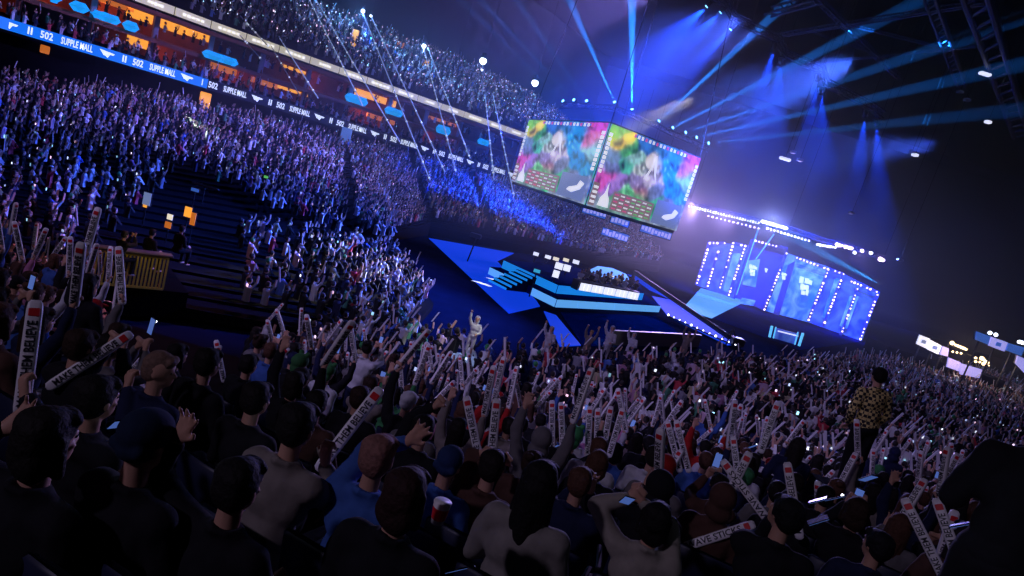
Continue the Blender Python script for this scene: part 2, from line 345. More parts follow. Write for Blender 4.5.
# doorway glow in the side terrace and the pale gate under the ribbon
def slabsign(px, py, Dd, w, h, mt, name, label, cat, dep=.2, group=None):
    c = D(px, py, Dd); return tag(MB().box(c, (w, dep, h), bev=.03).build(name, mt), label, cat, group)
pixbox(217, 5.9, .9, 1.7, 1.1, M['orange'], 'lit_doorway', 'narrow yellow-orange lit doorway just under the ribbon board', 'doorway')
pixbox(60, 6.5, .6, .6, 1.1, M['orange_dim'], 'lit_doorway', 'dim orange doorway under the blue ribbon, upper left corner', 'doorway')
slabsign(353, 44, 74, .7, 3.2, M['orange'], 'lit_doorway', 'tall orange lit stair doorway high in the upper tier', 'doorway')
slabsign(424, 73, 82, .8, 3.0, M['orange'], 'lit_doorway', 'orange lit stair doorway of the upper tier between light streak pairs', 'doorway')
slabsign(400, 47, 84, .9, 1.3, M['orange_dim'], 'lit_doorway', 'small dim orange doorway near the top of the upper tier', 'doorway')
slabsign(495, 98, 92, .5, 1.6, M['orange_dim'], 'lit_doorway', 'small reddish doorway at the far end of the upper tier', 'doorway')
slabsign(346, 135, 61, 1.0, 1.4, mat('pale_blue_glowing_cloth', (.25, .4, .6), .8, em=(.1, .2, .4), es=.5), 'banner', 'pale blue square banner hanging under the ribbon board', 'banner')  # the cloth's brightness is put in as a glow of its own
# roof steel
def P3(x, y, z): return P(x, y, z)
def rooftube(a, b, z, w, name, label, mt='steel'):
    p, q = P(*a, z), P(*b, z); t = (q - p).normalized(); n = Vector((-t.y, t.x, 0)); root = thing(name, p, label, 'roof beam')
    L = (q - p).length; o = -p
    m = MB().tube(p + o, q + o, w * .16, n=8); m.tube(p + o + n * w, q + o + n * w, w * .16, n=8); m.tube(p + o + Vector((0, 0, w)) + n * w * .5, q + o + Vector((0, 0, w)) + n * w * .5, w * .16, n=8)
    m.build('chord', M[mt], root)
    m = MB(); k = max(2, int(L / (w * 1.6)))
    for i in range(k):
        a_ = p + o + t * (L * i / k); b_ = p + o + t * (L * (i + 1) / k); z_ = Vector((0, 0, w))
        m.tube(a_, b_ + n * w, w * .09, n=5); m.tube(a_ + n * w, b_ + z_ + n * w * .5, w * .09, n=5); m.tube(a_ + z_ + n * w * .5, b_, w * .09, n=5)
    m.build('lattice', M[mt], root)
for a, b, w, lb in (((778, 36), (990, 2), .35, 'thin lilac roof beam crossing the roof almost level'), ((808, -10), (902, 80), .45, 'slanting lilac roof beam left of the dark roof corner'),
        ((932, -10), (966, 88), .7, 'steep lilac roof beam under the ceiling at upper right'), ((986, -10), (1030, 140), 1.4, 'broad blue-lit roof girder at the right edge'),
        ((806, 30), (870, 52), .18, 'short thin brace left under the level roof beam'), ((852, 26), (948, 50), .2, 'thin brace joining the slanting and the steep beams'), ((826, 62), (975, 47), .16, 'faint thin lower brace of the roof'),
        ((765, 14), (815, 0), .7, 'blue-lit roof truss at the top by the washer lamps')):
    rooftube(a, b, 27, w, 'roof_beam', lb)
for k, (x, y) in enumerate(((985, 74), (960, 92), (967, 100), (800, 160), (793, 152), (915, 155), (912, 152), (852, 213), (900, 260), (785, 159), (988, 122))):
    t = D(x, y, 55); o = MB().box(t, (.9 if k in (0, 9) else .45, .4, .22), bev=.04).build('rigging_box', M['white_panel'] if k in (0, 9, 5, 10) else M['aluminium'])
    tag(o, ['large blue-grey box beside the right roof girder', 'pale lamp box below the steep roof beam', 'tiny lamp box below the steep beam, lower of two', 'dim box floating right of the washer lamps', 'dim box left of its twin in the haze', 'bright little box pair under the dark roof, right one', 'bright little box pair under the dark roof, left one', 'tiny box above the stage truss', 'tiny box right of the stage truss', 'pale slanted box between the blue beams and the roof', 'faint box near the right girder'][k], 'lamp box')
    sb = MB().tube(t + Vector((0, 0, .1)), Vector((t.x, t.y, 41.8)), .015, n=4).build('cable', M['black'], None); sb.parent = o
# ------------------------------------------------------------------ show lamps as fixtures
m_head = MB().tube((0, 0, .05), (0, 0, -.55), .2, .14, 12).tube((0, 0, .12), (0, 0, .05), .22, .2, 12).mesh('lamp_head', M['black'], True)
m_lens = MB().tube((0, 0, .125), (0, 0, .135), .17, n=12).mesh('lens', M['bulb_blue'])
m_yoke = MB().box((.27, 0, -.3), (.05, .12, .6)).box((-.27, 0, -.3), (.05, .12, .6)).box((0, 0, -.62), (.6, .14, .08)).mesh('yoke', M['black'])
LML = ['second beam lamp from the left of the fan, under a slanting beam', 'lamp of the straight upright blue beam', 'lamp of the brightest beam slanting to the right', 'second lamp right of the upright beam', 'third lamp right of the upright beam',
    'fourth lamp right of the upright beam', 'last lamp of the fan, nearest the curved stage truss', 'faint beam lamp just above the hanging screens', 'fainter lamp left above the hanging screens', 'leftmost faint lamp of the beam fan',
    'topmost blue washer lamp at the roof edge', 'second blue washer lamp from the top', 'third blue washer lamp from the top', 'upper lamp of the middle washer pair', 'lower lamp of the middle washer pair', 'upper lamp of the third washer pair', 'lower lamp of the third washer pair', 'last washer group, upper lamp', 'last washer group, lower lamp']
for k, (a, b) in enumerate(LM):
    t = thing('moving_head_lamp', a, LML[k], 'stage lamp', 'beam lamps' if k < 10 else 'washer lamps')
    d = (b - a).normalized(); q = d.to_track_quat('Z', 'Y'); off = q.to_matrix().to_4x4(); off.translation = -d * .3
    for me, n_ in ((m_head, 'lamp_head'), (m_lens, 'lens'), (m_yoke, 'yoke')):
        o = link(me, n_, t); o.matrix_local = off
    MB().tube((0, 0, .3), (0, 0, 41.8 - a.z), .02, n=4).build('hoist_cable', M['black'], t) if k >= 10 else None
def trussline(pts, w, name, label, mt='black'):
    root = thing(name, pts[0], label, 'truss'); o = -Vector(pts[0]); ch = MB(); la = MB()
    for p, q in zip(pts, pts[1:]):
        p = Vector(p) + o; q = Vector(q) + o; t = (q - p).normalized(); n = t.cross(Vector((0, 0, 1))).normalized(); z = Vector((0, 0, w)); c = [p * 0, n * w, n * w + z, z]
        for u in c: ch.tube(p + u, q + u, w * .1, n=6)
        k = max(1, int((q - p).length / w))
        for i in range(k):
            a = p + (q - p) * (i / k); b = p + (q - p) * ((i + 1) / k)
            for u, v in zip(c, c[1:] + c[:1]): la.tube(a + u, b + v, w * .06, n=4, cap=False)
    ch.build('chord', M[mt], root); la.build('lattice', M[mt], root); return root
trussline([LM[i][0] + Vector((0, 0, -1.0)) for i in (9, 8, 7, 0, 1, 2, 3, 4, 5, 6)], .5, 'ring_truss', 'dark ring truss carrying the fan of blue beam lamps')
trussline([LM[i][0] + Vector((0, 0, .8)) for i in range(10, 19)], .6, 'roof_truss', 'dark curved roof truss carrying the blue washer lamps')
for s_q in (4, 9, 13, 18, 24, 31, 38, 46): pq, tq = along(offs(RP, 4.0), s_q); point(pq + Vector((0, 0, 9.4 + (s_q % 2) * 1.9)), (1, .25, .06), 40, .2, 'box_fill')  # warm points added inside the boxes to brighten the brick
# pale light streaks, modelled as solid strands with glowing nodes
streak_node = MB().ball((0, 0, 0), .085, 6, 4).mesh('streak_node', M['white_led'], True)
CB = [((256, 1), (318, 98), 'leftmost thin pale light streak dropping over the boxes'), ((240, -8), (300, 96), 'dim light streak left of the leftmost bright one'), ((308, -3), (363, 106), 'pale light streak, left one of the second pair'), ((315, -2), (400, 142), 'pale light streak, right one of the second pair'),
    ((362, 11), (430, 180), 'brightest light streak, left one of the pair under the blue lamp'), ((371, 16), (445, 172), 'right light streak of the pair under the blue lamp'), ((423, 46), (456, 172), 'left light streak of the pair under the cyan lamp'), ((428, 48), (470, 158), 'right light streak of the pair under the cyan lamp'),
    ((485, 94), (494, 180), 'short near-upright light streak left of the hanging screens'), ((493, 95), (514, 196), 'short light streak nearest the hanging screens'), ((205, -4), (262, 60), 'faint grey light streak over the cream fascia'), ((222, -4), (268, 46), 'faint grey light streak beside the other faint one')]
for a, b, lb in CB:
    p, q = D(*a, 74), D(*b, 50); t = thing('light_streak', q, lb, 'cable', 'hanging light streaks')
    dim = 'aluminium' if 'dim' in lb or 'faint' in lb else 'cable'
    MB().tube(p - q, (0, 0, 0), .055, .05, 6).build('cable', M[dim], t)  # strand standing in for a streak of light
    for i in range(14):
        if rnd() < .75: o = link(streak_node, 'streak_node', t); o.location = (p - q) * ((i + rnd()) / 14)
for k, (x, y, dd, c_, r_) in enumerate(((363, 11, 74, 'bulb', .22), (371, 16, 74, 'bulb', .14), (424, 46, 74, 'bulb', .25), (483, 61, 74, 'bulb', .4), (535, 83, 78, 'bulb', .4), (482, 70, 74, 'bulb', .12))):
    p = D(x, y, dd); t = thing('hanging_lamp', p, ['blue-white lamp at the head of the brightest light streak', 'small lamp beside the brightest streak head', 'cyan-white lamp over the third streak pair', 'single bright white lamp right of the upper tier', 'bright white lamp above the left end of the screens', 'small lamp below the single bright white lamp'][k], 'lamp')
    MB().ball((0, 0, 0), r_, 12, 8).build('bulb', M[c_], t, True); MB().tube((0, 0, r_ + .5), (0, 0, r_ * .7), r_ * .5, r_ * 1.1, 12).build('lamp_hood', M['black'], t, True); MB().tube((0, 0, .5), (0, 0, 14), .02, n=4).build('cord', M['black'], t)
    if r_ > .2: point(p + Vector((0, -.8, -.6)), (.12, .35, 1), 900 if k < 3 else 350, .2)
spot(D(363, 8, 75), D(380, 120, 80), (.02, .12, 1), 90000, 28, .9, .1); spot(D(424, 42, 74), D(440, 140, 76), (.03, .2, 1), 50000, 24, .9, .1)
spot(D(182, 112, 45), D(300, 215, 40), (.5, .6, .5), 60000, 18, .7, .1)
# ------------------------------------------------------------------ hanging screens
def paint(name):
    m = mat(name, (.1, .2, .2), .4); nt = m.node_tree; N = nt.nodes; L = nt.links; tc = N.new('ShaderNodeTexCoord')
    n1 = N.new('ShaderNodeTexNoise'); n1.inputs['Scale'].default_value = .32; n1.inputs['Detail'].default_value = 4; n1.inputs['Distortion'].default_value = 2.2
    r = N.new('ShaderNodeValToRGB'); cr = r.color_ramp; cr.elements[0].position = .3; cr.elements[0].color = (.1, .03, .5, 1); cr.elements[1].position = .74; cr.elements[1].color = (.8, .55, .05, 1)
    for p_, c_ in ((.38, (.03, .12, .65)), (.45, (.02, .38, .55)), (.5, (.22, .14, .5)), (.55, (.05, .45, .2)), (.6, (.03, .4, .5)), (.66, (.15, .55, .12))):
        e = cr.elements.new(p_); e.color = (*c_, 1)
    v = N.new('ShaderNodeTexNoise'); v.inputs['Scale'].default_value = 1.1; v.inputs['Detail'].default_value = 5; v.inputs['Distortion'].default_value = .8
    r2 = N.new('ShaderNodeValToRGB'); r2.color_ramp.elements[0].position = .52; r2.color_ramp.elements[0].color = (0, 0, 0, 1); r2.color_ramp.elements[1].position = .75; r2.color_ramp.elements[1].color = (.45, .38, .5, 1)
    ad = N.new('ShaderNodeMix'); ad.data_type = 'RGBA'; ad.blend_type = 'ADD'; ad.inputs['Factor'].default_value = .8
    L.new(tc.outputs['Object'], n1.inputs['Vector']); L.new(tc.outputs['Object'], v.inputs['Vector']); L.new(n1.outputs['Fac'], r.inputs[0]); L.new(v.outputs['Fac'], r2.inputs[0])
    L.new(r.outputs[0], ad.inputs[6]); L.new(r2.outputs[0], ad.inputs[7]); b = N['Principled BSDF']
    L.new(ad.outputs[2], b.inputs['Emission Color']); b.inputs['Emission Strength'].default_value = .8; m.cycles.emission_sampling = 'AUTO'; return m
M['game'] = paint('bright_painted_picture')
E1 = lambda n, c, s: mat(n, c, .4, em=c, es=s)
M['dabs'] = vcmat('painted_screen_picture', em=1.0)
M['s_green'] = E1('screen_green', (.12, .55, .15), .7); M['s_blue'] = E1('screen_blue', (.05, .15, .6), .6); M['s_grey'] = E1('screen_slate', (.16, .22, .42), .75); M['s_white'] = E1('screen_white', (.8, .8, .85), .9)
M['s_red'] = E1('screen_red', (.7, .08, .25), .7); M['s_teal'] = E1('screen_teal', (.04, .4, .6), .8); M['s_yel'] = E1('screen_yellow', (.75, .6, .1), .8); M['s_vio'] = E1('screen_violet', (.45, .15, .6), .7); M['s_brown'] = E1('screen_brown', (.3, .2, .2), .6)
J = [Vector((-2.9, 61.2, 0)), Vector((3.4, 45.8, 0)), Vector((11.35, 51, 0))]; JZ0, JZ1 = 6.95, 12.95
jt = thing('hanging_screen_cube', (3.4, 48, JZ0), 'huge two-faced hanging video screen showing a colourful painted game map', 'video screen')
bx_ = [J[0], J[1], J[2], Vector((6, 66, 0))]; o = MB().prism([(q.x - 3.4, q.y - 48 + .25) for q in bx_], -.25, JZ1 - JZ0 + .15).build('housing', M['black'], jt)
for fi, (a, b) in enumerate(((J[0], J[1]), (J[1], J[2]))):
    t = (b - a).normalized(); w = (b - a).length; h = JZ1 - JZ0; c = (a + b) / 2 + Vector((0, 0, (JZ0 + JZ1) / 2))
    fm = frame_mat(c, t, (0, 0, 1)); o = MB().box((0, 0, .1), (w, h, .1)).build('screen_face', M['game'], jt); o.matrix_parent_inverse = jt.matrix_world.inverted()
    bpy.context.view_layer.update(); jt_inv = Matrix.Translation(-Vector(jt.location)); o.matrix_parent_inverse = Matrix(); o.matrix_local = jt_inv @ fm
    o['label'] = ['narrow foreshortened left face of the screen', 'wide right face of the screen'][fi]
    def rect(x0, y0, x1, y1, mt, name, z=.165):
        q = MB().box(((x0 + x1 - 1) * w / 2, (y0 + y1 - 1) * h / 2, z), ((x1 - x0) * w, (y1 - y0) * h, .02)).build(name, M[mt], o); return q
    def blobpoly(pts, mt, name, z=.155):
        MB().add([((x - .5) * w, (y - .5) * h, z) for x, y in pts], [tuple(range(len(pts)))]).build(name, M[mt], o)
    def lobe(cx, cy, rx, ry, mt, name, z, n=18):
        ph = rnd() * 6; blobpoly([(cx + rx * math.cos(2 * PI * i / n) * (1 + .22 * math.sin(3 * 2 * PI * i / n + ph)), cy + ry * math.sin(2 * PI * i / n) * (1 + .2 * math.sin(4 * 2 * PI * i / n + ph))) for i in range(n)], mt, name, z)
    FIELD = [(.06, .92, .3, .6, .1), (.12, .86, .85, .65, .06), (.2, .8, .15, .5, .2), (.1, .7, .25, .35, .5), (.12, .5, .3, .35, .6), (.1, .4, .75, .2, .6), (.22, .35, .45, .3, .65), (.3, .25, .2, .55, .3), (.3, .6, .15, .5, .4), (.33, .7, .45, .7, .65), (.4, .9, .08, .25, .55),
        (.45, .45, .35, .3, .5), (.42, .6, .5, .55, .55), (.5, .35, .6, .3, .4), (.52, .3, .1, .55, .25), (.55, .55, .55, .5, .6), (.52, .75, .75, .7, .7), (.58, .85, .1, .35, .6), (.62, .4, .3, .35, .5), (.68, .3, .1, .5, .3), (.7, .7, .05, .45, .75), (.78, .85, .05, .4, .7), (.8, .5, .05, .38, .65), (.78, .3, .35, .4, .6), (.9, .9, .7, .15, .6), (.88, .8, .8, .3, .55), (.93, .7, .3, .5, .55), (.92, .45, .1, .4, .6), (.9, .3, .3, .35, .55), (.3, .1, .3, .45, .4)]
    nx, ny = 128, 72; dv = []; dc = []
    F_ = np.array(FIELD)
    for j in range(ny + 1):
        for i in range(nx + 1):
            x, y = i / nx, j / ny; q = Vector((x * 4.2, y * 2.6, 1.7)); n1 = noise.noise_vector(q); n2 = noise.noise_vector(q * 2.7 + Vector((5, 5, 5))); n3 = noise.noise(Vector((x * 34 + y * 10, y * 14 - x * 8, 3)))
            xx, yy = x + .05 * n1.x + .03 * n2.x, y + .08 * n1.y + .05 * n2.y
            wts = np.exp(-(((xx - F_[:, 0]) * 1.25) ** 2 + (yy - F_[:, 1]) ** 2) / .0032) + 1e-9; c_ = (F_[:, 2:] ** 1.5 * wts[:, None]).sum(0) / wts.sum()
            c_ = c_ * (.85 + .75 * n2.z + .5 * n3) + max(0, n3 * .5 + n1.z * .5 - .25) * .8; dv.append(((x - .5) * w, (y - .5) * h, .153)); dc.append((*np.clip(c_, .01, .95), 1))
    df = [(j * (nx + 1) + i, j * (nx + 1) + i + 1, (j + 1) * (nx + 1) + i + 1, (j + 1) * (nx + 1) + i) for j in range(ny) for i in range(nx)]
    me = bpy.data.meshes.new('painted_picture'); me.from_pydata(dv, [], df); me.materials.append(M['dabs']); ca = me.color_attributes.new('Col', 'FLOAT_COLOR', 'POINT'); ca.data.foreach_set('color', np.array(dc, np.float32).ravel()); link(me, 'painted_picture', o)
    blobpoly([(.46, .5), (.5, .66), (.53, .84), (.56, .7), (.6, .5), (.555, .62), (.53, .72), (.5, .58)], 's_white', 'mountain_shape', .166)
    rect(.25, .955, .85, .98, 's_blue', 'top_bar')
    for i in range(16): rect(.24 + i * .04, .945, .26 + i * .04, .985, 's_white' if i % 3 else 's_red', 'score_tile', .18)
    for s_, xx in ((0, .005), (1, .965)):
        for i in range(9): rect(xx, .42 + i * .055, xx + .03, .42 + i * .055 + .04, 's_white', 'portrait_tile', .18)
    rect(.22, .03, .66, .26, 's_brown', 'statistics_table')
    for r_ in range(5):
        for c_ in range(7): rect(.235 + c_ * .06, .047 + r_ * .043, .235 + c_ * .06 + .042, .062 + r_ * .043, 's_white' if (r_ + c_) % 2 else ('s_red' if c_ < 3 else 's_green'), 'table_cell', .18)
    rect(.68, .02, .97, .33, 's_grey', 'corner_map'); blobpoly([(.78, .12), (.84, .1), (.92, .16), (.95, .24), (.9, .27), (.88, .2), (.8, .16)], 's_white', 'map_mark', .19)
    rect(0, .02, .06, .3, 's_brown', 'side_table')
    for r_ in range(4): rect(.01, .05 + r_ * .06, .055, .08 + r_ * .06, 's_white', 'table_cell', .18)
    blobpoly([(.09, .04), (.2, .04), (.19, .14), (.16, .2), (.145, .34), (.13, .2), (.1, .14)], 's_white', 'triangle_emblem', .185)
for p_ in (J[0], J[1], J[2], bx_[3]):
    MB().tube((p_.x - 3.4, p_.y - 48, h + .1), ((p_.x - 3.4) * .6, (p_.y - 48) * .6, 30), .04, n=5).build('hoist_cable', M['black'], jt)
for k, (x0, y0, x1, y1, dd) in enumerate(((583, 208, 606, 216, 60), (611, 218, 629, 224.5, 58), (602, 231, 628, 238.5, 62), (641, 227, 671, 237, 60))):
    a = D(x0, y0, dd); b = D(x1, y1, dd); c = (a + b) / 2; w = (b - a).length; t = thing('banner_screen', c, ['small lilac strip screen under the left face, upper left', 'small lilac strip screen under the corner of the big screen', 'lowest small lilac strip screen, below its neighbours', 'small lilac strip screen under the right face'][k], 'screen', 'strip screens under the big screen')
    MB().box((0, .08, 0), (w + .1, .12, .85), bev=.02).build('frame', M['black'], t); MB().box((0, 0, 0), (w, .05, .72)).build('screen', M['s_blue'], t)
    n = int(w / .33)
    for i in range(n): MB().box((-w / 2 + .2 + i * .33, -.035, rr(-.08, .05)), (.24, .02, rr(.3, .55))).build('lettering', M['lilac_panel'], t)
    for s_ in (-1, 1): MB().tube((s_ * w * .4, .1, .4), (s_ * w * .4, .1, 12), .015, n=4).build('cable', M['black'], t)
# ------------------------------------------------------------------ stage
def floorpoly(pix_, z, mt, name, label, cat, th=.05):
    pts = [P(x, y, z) for x, y in pix_]; c = sum(pts, Vector()) / len(pts); c.z = 0
    o = MB().prism([(q.x - c.x, q.y - c.y) for q in pts], z - th, z).build(name, M[mt]); o.location = c; return tag(o, label, cat)
floorpoly([(429, 238), (514, 253), (497, 261), (536, 300), (540, 306), (509, 313)], .06, 'led_deep', 'led_floor', 'deep blue glowing floor wedge left of the stage steps', 'LED floor')
floorpoly([(544, 311), (556, 315), (581, 345), (560, 346)], .06, 'led_deep', 'led_floor', 'small blue floor wedge in front of the stage corner', 'LED floor')
floorpoly([(560, 312), (655, 316), (700, 347), (583, 346)], .03, 'stagefloor', 'stage_apron', 'dark blue apron in front of the long stage steps', 'stage floor')
floorpoly([(652, 296), (672, 300), (737, 344), (728, 345), (668, 316)], .06, 'led_deep', 'led_floor', 'blue floor strip running to the right behind the camera crane', 'LED floor')
floorpoly([(627, 274), (640, 277), (680, 305), (672, 300), (650, 290)], .06, 'led_deep', 'led_floor', 'narrow blue floor strip behind the musicians', 'LED floor')
floorpoly([(682, 309), (701, 288), (746, 301), (712, 318)], .06, 'led_pale', 'led_runway', 'pale blue lit runway leading to the stage wall', 'LED floor')
floorpoly([(745, 300), (866, 341), (800, 350), (712, 318)], .04, 'stagefloor', 'stage_apron', 'dark floor in front of the big lamp wall', 'stage floor')
fe = thing('floor_emblem', P(490, 283, .09), 'white chevron emblem glowing on the blue floor wedge', 'emblem')
for a in ((484, 284), (478, 282), (492, 279)): 
    q = P(*a, .09) - P(490, 283, .09); MB().add([q + Vector((-.5, -.1, 0)), q + Vector((.35, -.35, 0)), q + Vector((.6, 0, 0)), q + Vector((.1, .3, 0))], [(0, 1, 2, 3)]).build('chevron', M['white_panel'], fe)
A0, B0, C0 = P(493, 258, 1.3) * 1, P(554.5, 307.6, 0), P(658, 312.5, 0)
def inset(d, z, zb=0, back=9):
    e1 = (B0 - A0).normalized(); n1 = Vector((-e1.y, e1.x, 0)); e2 = (C0 - B0).normalized(); n2 = Vector((-e2.y, e2.x, 0))
    if n1.x < 0: n1 = -n1
    if n2.y < 0: n2 = -n2
    # mitre at B
    M2 = Matrix(((n1.x, n1.y), (n2.x, n2.y))); rhs = Vector((n1.dot(B0) + d, n2.dot(B0) + d)); bb = M2.inverted() @ rhs
    a = A0 + n1 * d; c = C0 + n2 * d - e2 * d * 1.2
    return a, Vector((bb.x, bb.y, 0)), c
st = thing('main_stage', (B0.x, B0.y, 0), 'raised dark stage with two tiers of glowing blue front steps', 'stage')
o0 = -Vector((B0.x, B0.y, 0)); TIERS = ((0, 0, .62), (1.15, .62, 1.3), )
A0.z = 0; backp = [P(640, 283, 1.3), P(566, 265, 1.3)]
for k, (d, z0, z1) in enumerate(TIERS):
    a, b, c = inset(d, z1); pts = [a, b, c] + backp
    MB().prism([((q + o0).x, (q + o0).y) for q in pts], z0, z1).build('stage_deck', M['stagefloor'], st)
    for (p, q, nm) in ((a, b, 'left_riser'), (b, c, 'front_riser')):
        t = (q - p).normalized(); n = Vector((t.y, -t.x, 0)); L = (q - p).length
        if nm == 'left_riser': p_, q_ = p + t * L * .0, q
        k_ = int(L / 2.4)
        for i in range(k_):
            u0, u1 = L * i / k_, L * (i + 1) / k_
            if nm == 'left_riser' and .3 < (u0 + u1) / 2 / L < .62: continue
            MB().box(p + o0 + t * (u0 + u1) / 2 + n * .04 + Vector((0, 0, (z0 + z1) / 2)), (u1 - u0 - .04, .06, z1 - z0 - .1), t, n).build('riser_panel', M['led_pale' if k == 0 else 'led_blue'], st)
a, b, _ = inset(0, 0); t = (b - a).normalized(); n = Vector((t.y, -t.x, 0)); L = (b - a).length; c = a + t * L * .46
sr = thing('stage_stairs', c, 'flight of blue-lit stairs on the left flank of the stage', 'stairs')
for i in range(6):
    MB().box(-n * (i * .42 - 1.7), (L * .27, .42, .2 * (i + 1)), t, n).build('tread', M['floor'], sr)
    sr.children[-1].location.z = .1 * (i + 1); MB().box(-n * (i * .42 - 1.92) + Vector((0, 0, .2 * (i + 1) - .07)), (L * .27, .03, .15), t, n).build('lit_nosing', M['led_blue'], sr)
floorpoly([(589, 270), (598, 266), (612, 268), (626, 274), (630, 280), (615, 281), (598, 277)], 1.36, 'led_pale', 'led_disc', 'rounded blue glowing floor patch behind the musicians', 'LED floor')
# desks and monitors on the stage
DK = [(578, 291), (590, 293), (602, 295), (614, 297), (626, 299), (637, 301)]
for i, (a_, b_) in enumerate(zip(DK, DK[1:])):
    p, q = P(*a_, 1.3), P(*b_, 1.3); t = (q - p).normalized(); n = Vector((t.y, -t.x, 0)); c = (p + q) / 2; w = (q - p).length
    th_ = thing('player_desk', c, '%s white-lit player desk of the row on the stage' % ['leftmost', 'second', 'middle', 'fourth', 'rightmost'][i], 'desk', 'white-lit desks on the stage')
    MB().box(Vector((0, 0, .66)) - n * .4, (w - .05, .9, .06), t, n).build('desk_top', M['black'], th_)
    for j in range(3): MB().box(n * .02 + t * w * (j - 1) * .32 + Vector((0, 0, .34)), (w * .28, .05, .52), t, n).build('front_panel', M['white_panel'], th_)
    for s_ in (-1, 1): MB().box(t * s_ * w * .45 - n * .5 + Vector((0, 0, .33)), (.06, .7, .66), t, n).build('side_panel', M['black'], th_)
for i, (x, y, w, h_, mt) in enumerate(((536, 254, .8, .5, 'white_panel'), (548, 257, .9, .5, 'white_panel'), (556, 259, .9, .5, 'cream_panel'), (566, 260, .9, .5, 'cream_panel'), (576, 262, 1, .6, 'white_panel'), (559, 266, 1.1, .9, 'white_panel'), (567, 268, 1.0, .9, 'white_panel'), (556, 274, .8, .9, 'white_panel'), (537, 271, .8, .4, 's_teal'))):
    p = P(x, y, 1.9); t = thing('stage_monitor', p, ['first', 'second', 'third', 'fourth', 'fifth', 'larger left twin', 'larger right twin', 'lone lower', 'dim teal'][i] + ' lit monitor on the tech desks left behind the stage', 'monitor', 'lit monitors behind the stage'); w *= .55; h_ *= .55
    MB().box((0, .06, 0), (w + .08, .08, h_ + .08), bev=.02).build('housing', M['black'], t); MB().box((0, 0, 0), (w, .04, h_)).build('screen', M[mt], t); MB().tube((0, .08, -h_ / 2), (0, .08, -p.z), .05, n=6).build('stand', M['black'], t)
# lamp wall
WY = 78.0
def z4(x, y): return (670 + x / 3.387, 190 + y / 3.387)
def W4(x, y, d=WY): return D(*z4(x, y), d)
lw = thing('stage_wall', W4(400, 430), 'wide blue video wall with columns of pink-white bulbs', 'stage set')
lo = -lw.location
def wquad(pts, d, mt, name, par=lw, th=.1):
    vs = [W4(x, y, d) + lo for x, y in pts]; n = len(vs)
    m = MB().add(vs + [v + Vector((0, th, 0)) for v in vs], [tuple(range(n)), tuple(reversed(range(n, 2 * n)))] + [(i, i + n, (i + 1) % n + n, (i + 1) % n) for i in range(n)])
    return m.build(name, M[mt], par)
M['wallblue'] = mat('blue_violet_video_wall', (.05, .08, .5), .4, em=(.09, .14, .75), es=.55); M['wallcyan'] = mat('cyan_video_wall', (.05, .2, .7), .4, em=(.07, .32, .95), es=.8); M['walldark'] = mat('violet_grey_glowing_pillar', (.08, .07, .25), .6, em=(.06, .06, .3), es=.35)  # walldark: pillars and battens, no lamps, given a violet glow
for nm_, lo_, hi_ in (('wallblue', (.02, .05, .45), (.14, .34, 1)), ('wallcyan', (.02, .14, .7), (.35, .75, 1))):
    nt = M[nm_].node_tree; tc_ = nt.nodes.new('ShaderNodeTexCoord'); nz_ = nt.nodes.new('ShaderNodeTexNoise'); nz_.inputs['Scale'].default_value = .55; nz_.inputs['Detail'].default_value = 5; nz_.inputs['Distortion'].default_value = 1.2
    rp_ = nt.nodes.new('ShaderNodeValToRGB'); rp_.color_ramp.elements[0].position = .4; rp_.color_ramp.elements[0].color = (*lo_, 1); rp_.color_ramp.elements[1].position = .72; rp_.color_ramp.elements[1].color = (*hi_, 1)
    nt.links.new(tc_.outputs['Object'], nz_.inputs['Vector']); nt.links.new(nz_.outputs['Fac'], rp_.inputs[0]); nt.links.new(rp_.outputs[0], nt.nodes['Principled BSDF'].inputs['Emission Color'])
wquad([(130, 175), (270, 190), (220, 370), (85, 320)], WY + .6, 'wallblue', 'video_panel')
wquad([(275, 165), (400, 195), (320, 410), (215, 360)], WY + .4, 'walldark', 'pillar_panel')
wquad([(400, 215), (540, 262), (465, 447), (325, 410)], WY + .6, 'wallcyan', 'video_panel')
wquad([(540, 262), (712, 345), (650, 512), (465, 447)], WY + .6, 'wallblue', 'video_panel')
wquad([(262, 240), (305, 235), (290, 330), (245, 320)], WY + .2, 'wallcyan', 'lit_niche')
wquad([(400, 255), (425, 240), (370, 425), (350, 420)], WY, 'walldark', 'pillar_panel'); wquad([(245, 365), (290, 375), (282, 392), (235, 385)], WY, 'wallcyan', 'lit_niche')
wquad([(215, 215), (245, 215), (205, 350), (180, 340)], WY + .1, 'wallcyan', 'lit_niche'); wquad([(560, 300), (580, 300), (535, 440), (515, 430)], WY + .1, 'wallcyan', 'lit_niche'); wquad([(610, 360), (640, 360), (600, 470), (575, 460)], WY + .1, 'wallcyan', 'lit_niche')
for (x0, y0, s_) in ((283, 272, 22), (388, 292, 14), (462, 325, 36), (327, 272, 8)):      # blocky white emblem on the wall
    for dx, dy, a_, b_ in ((-.4, -.5, .35, .5), (.1, -.42, .35, .4), (.45, -.3, .25, .3), (-.35, .05, .3, .45), (.05, .1, .4, .35), (-.25, .5, .35, .3), (.12, .5, .2, .4)):
        wquad([(x0 + s_ * (dx - a_ / 2), y0 + s_ * 1.2 * (dy - b_ / 2)), (x0 + s_ * (dx + a_ / 2), y0 + s_ * 1.2 * (dy - b_ / 2) + s_ * .08), (x0 + s_ * (dx + a_ / 2) - s_ * .08, y0 + s_ * 1.2 * (dy + b_ / 2) + s_ * .08), (x0 + s_ * (dx - a_ / 2) - s_ * .08, y0 + s_ * 1.2 * (dy + b_ / 2))], WY - .1, 'white_panel', 'emblem')
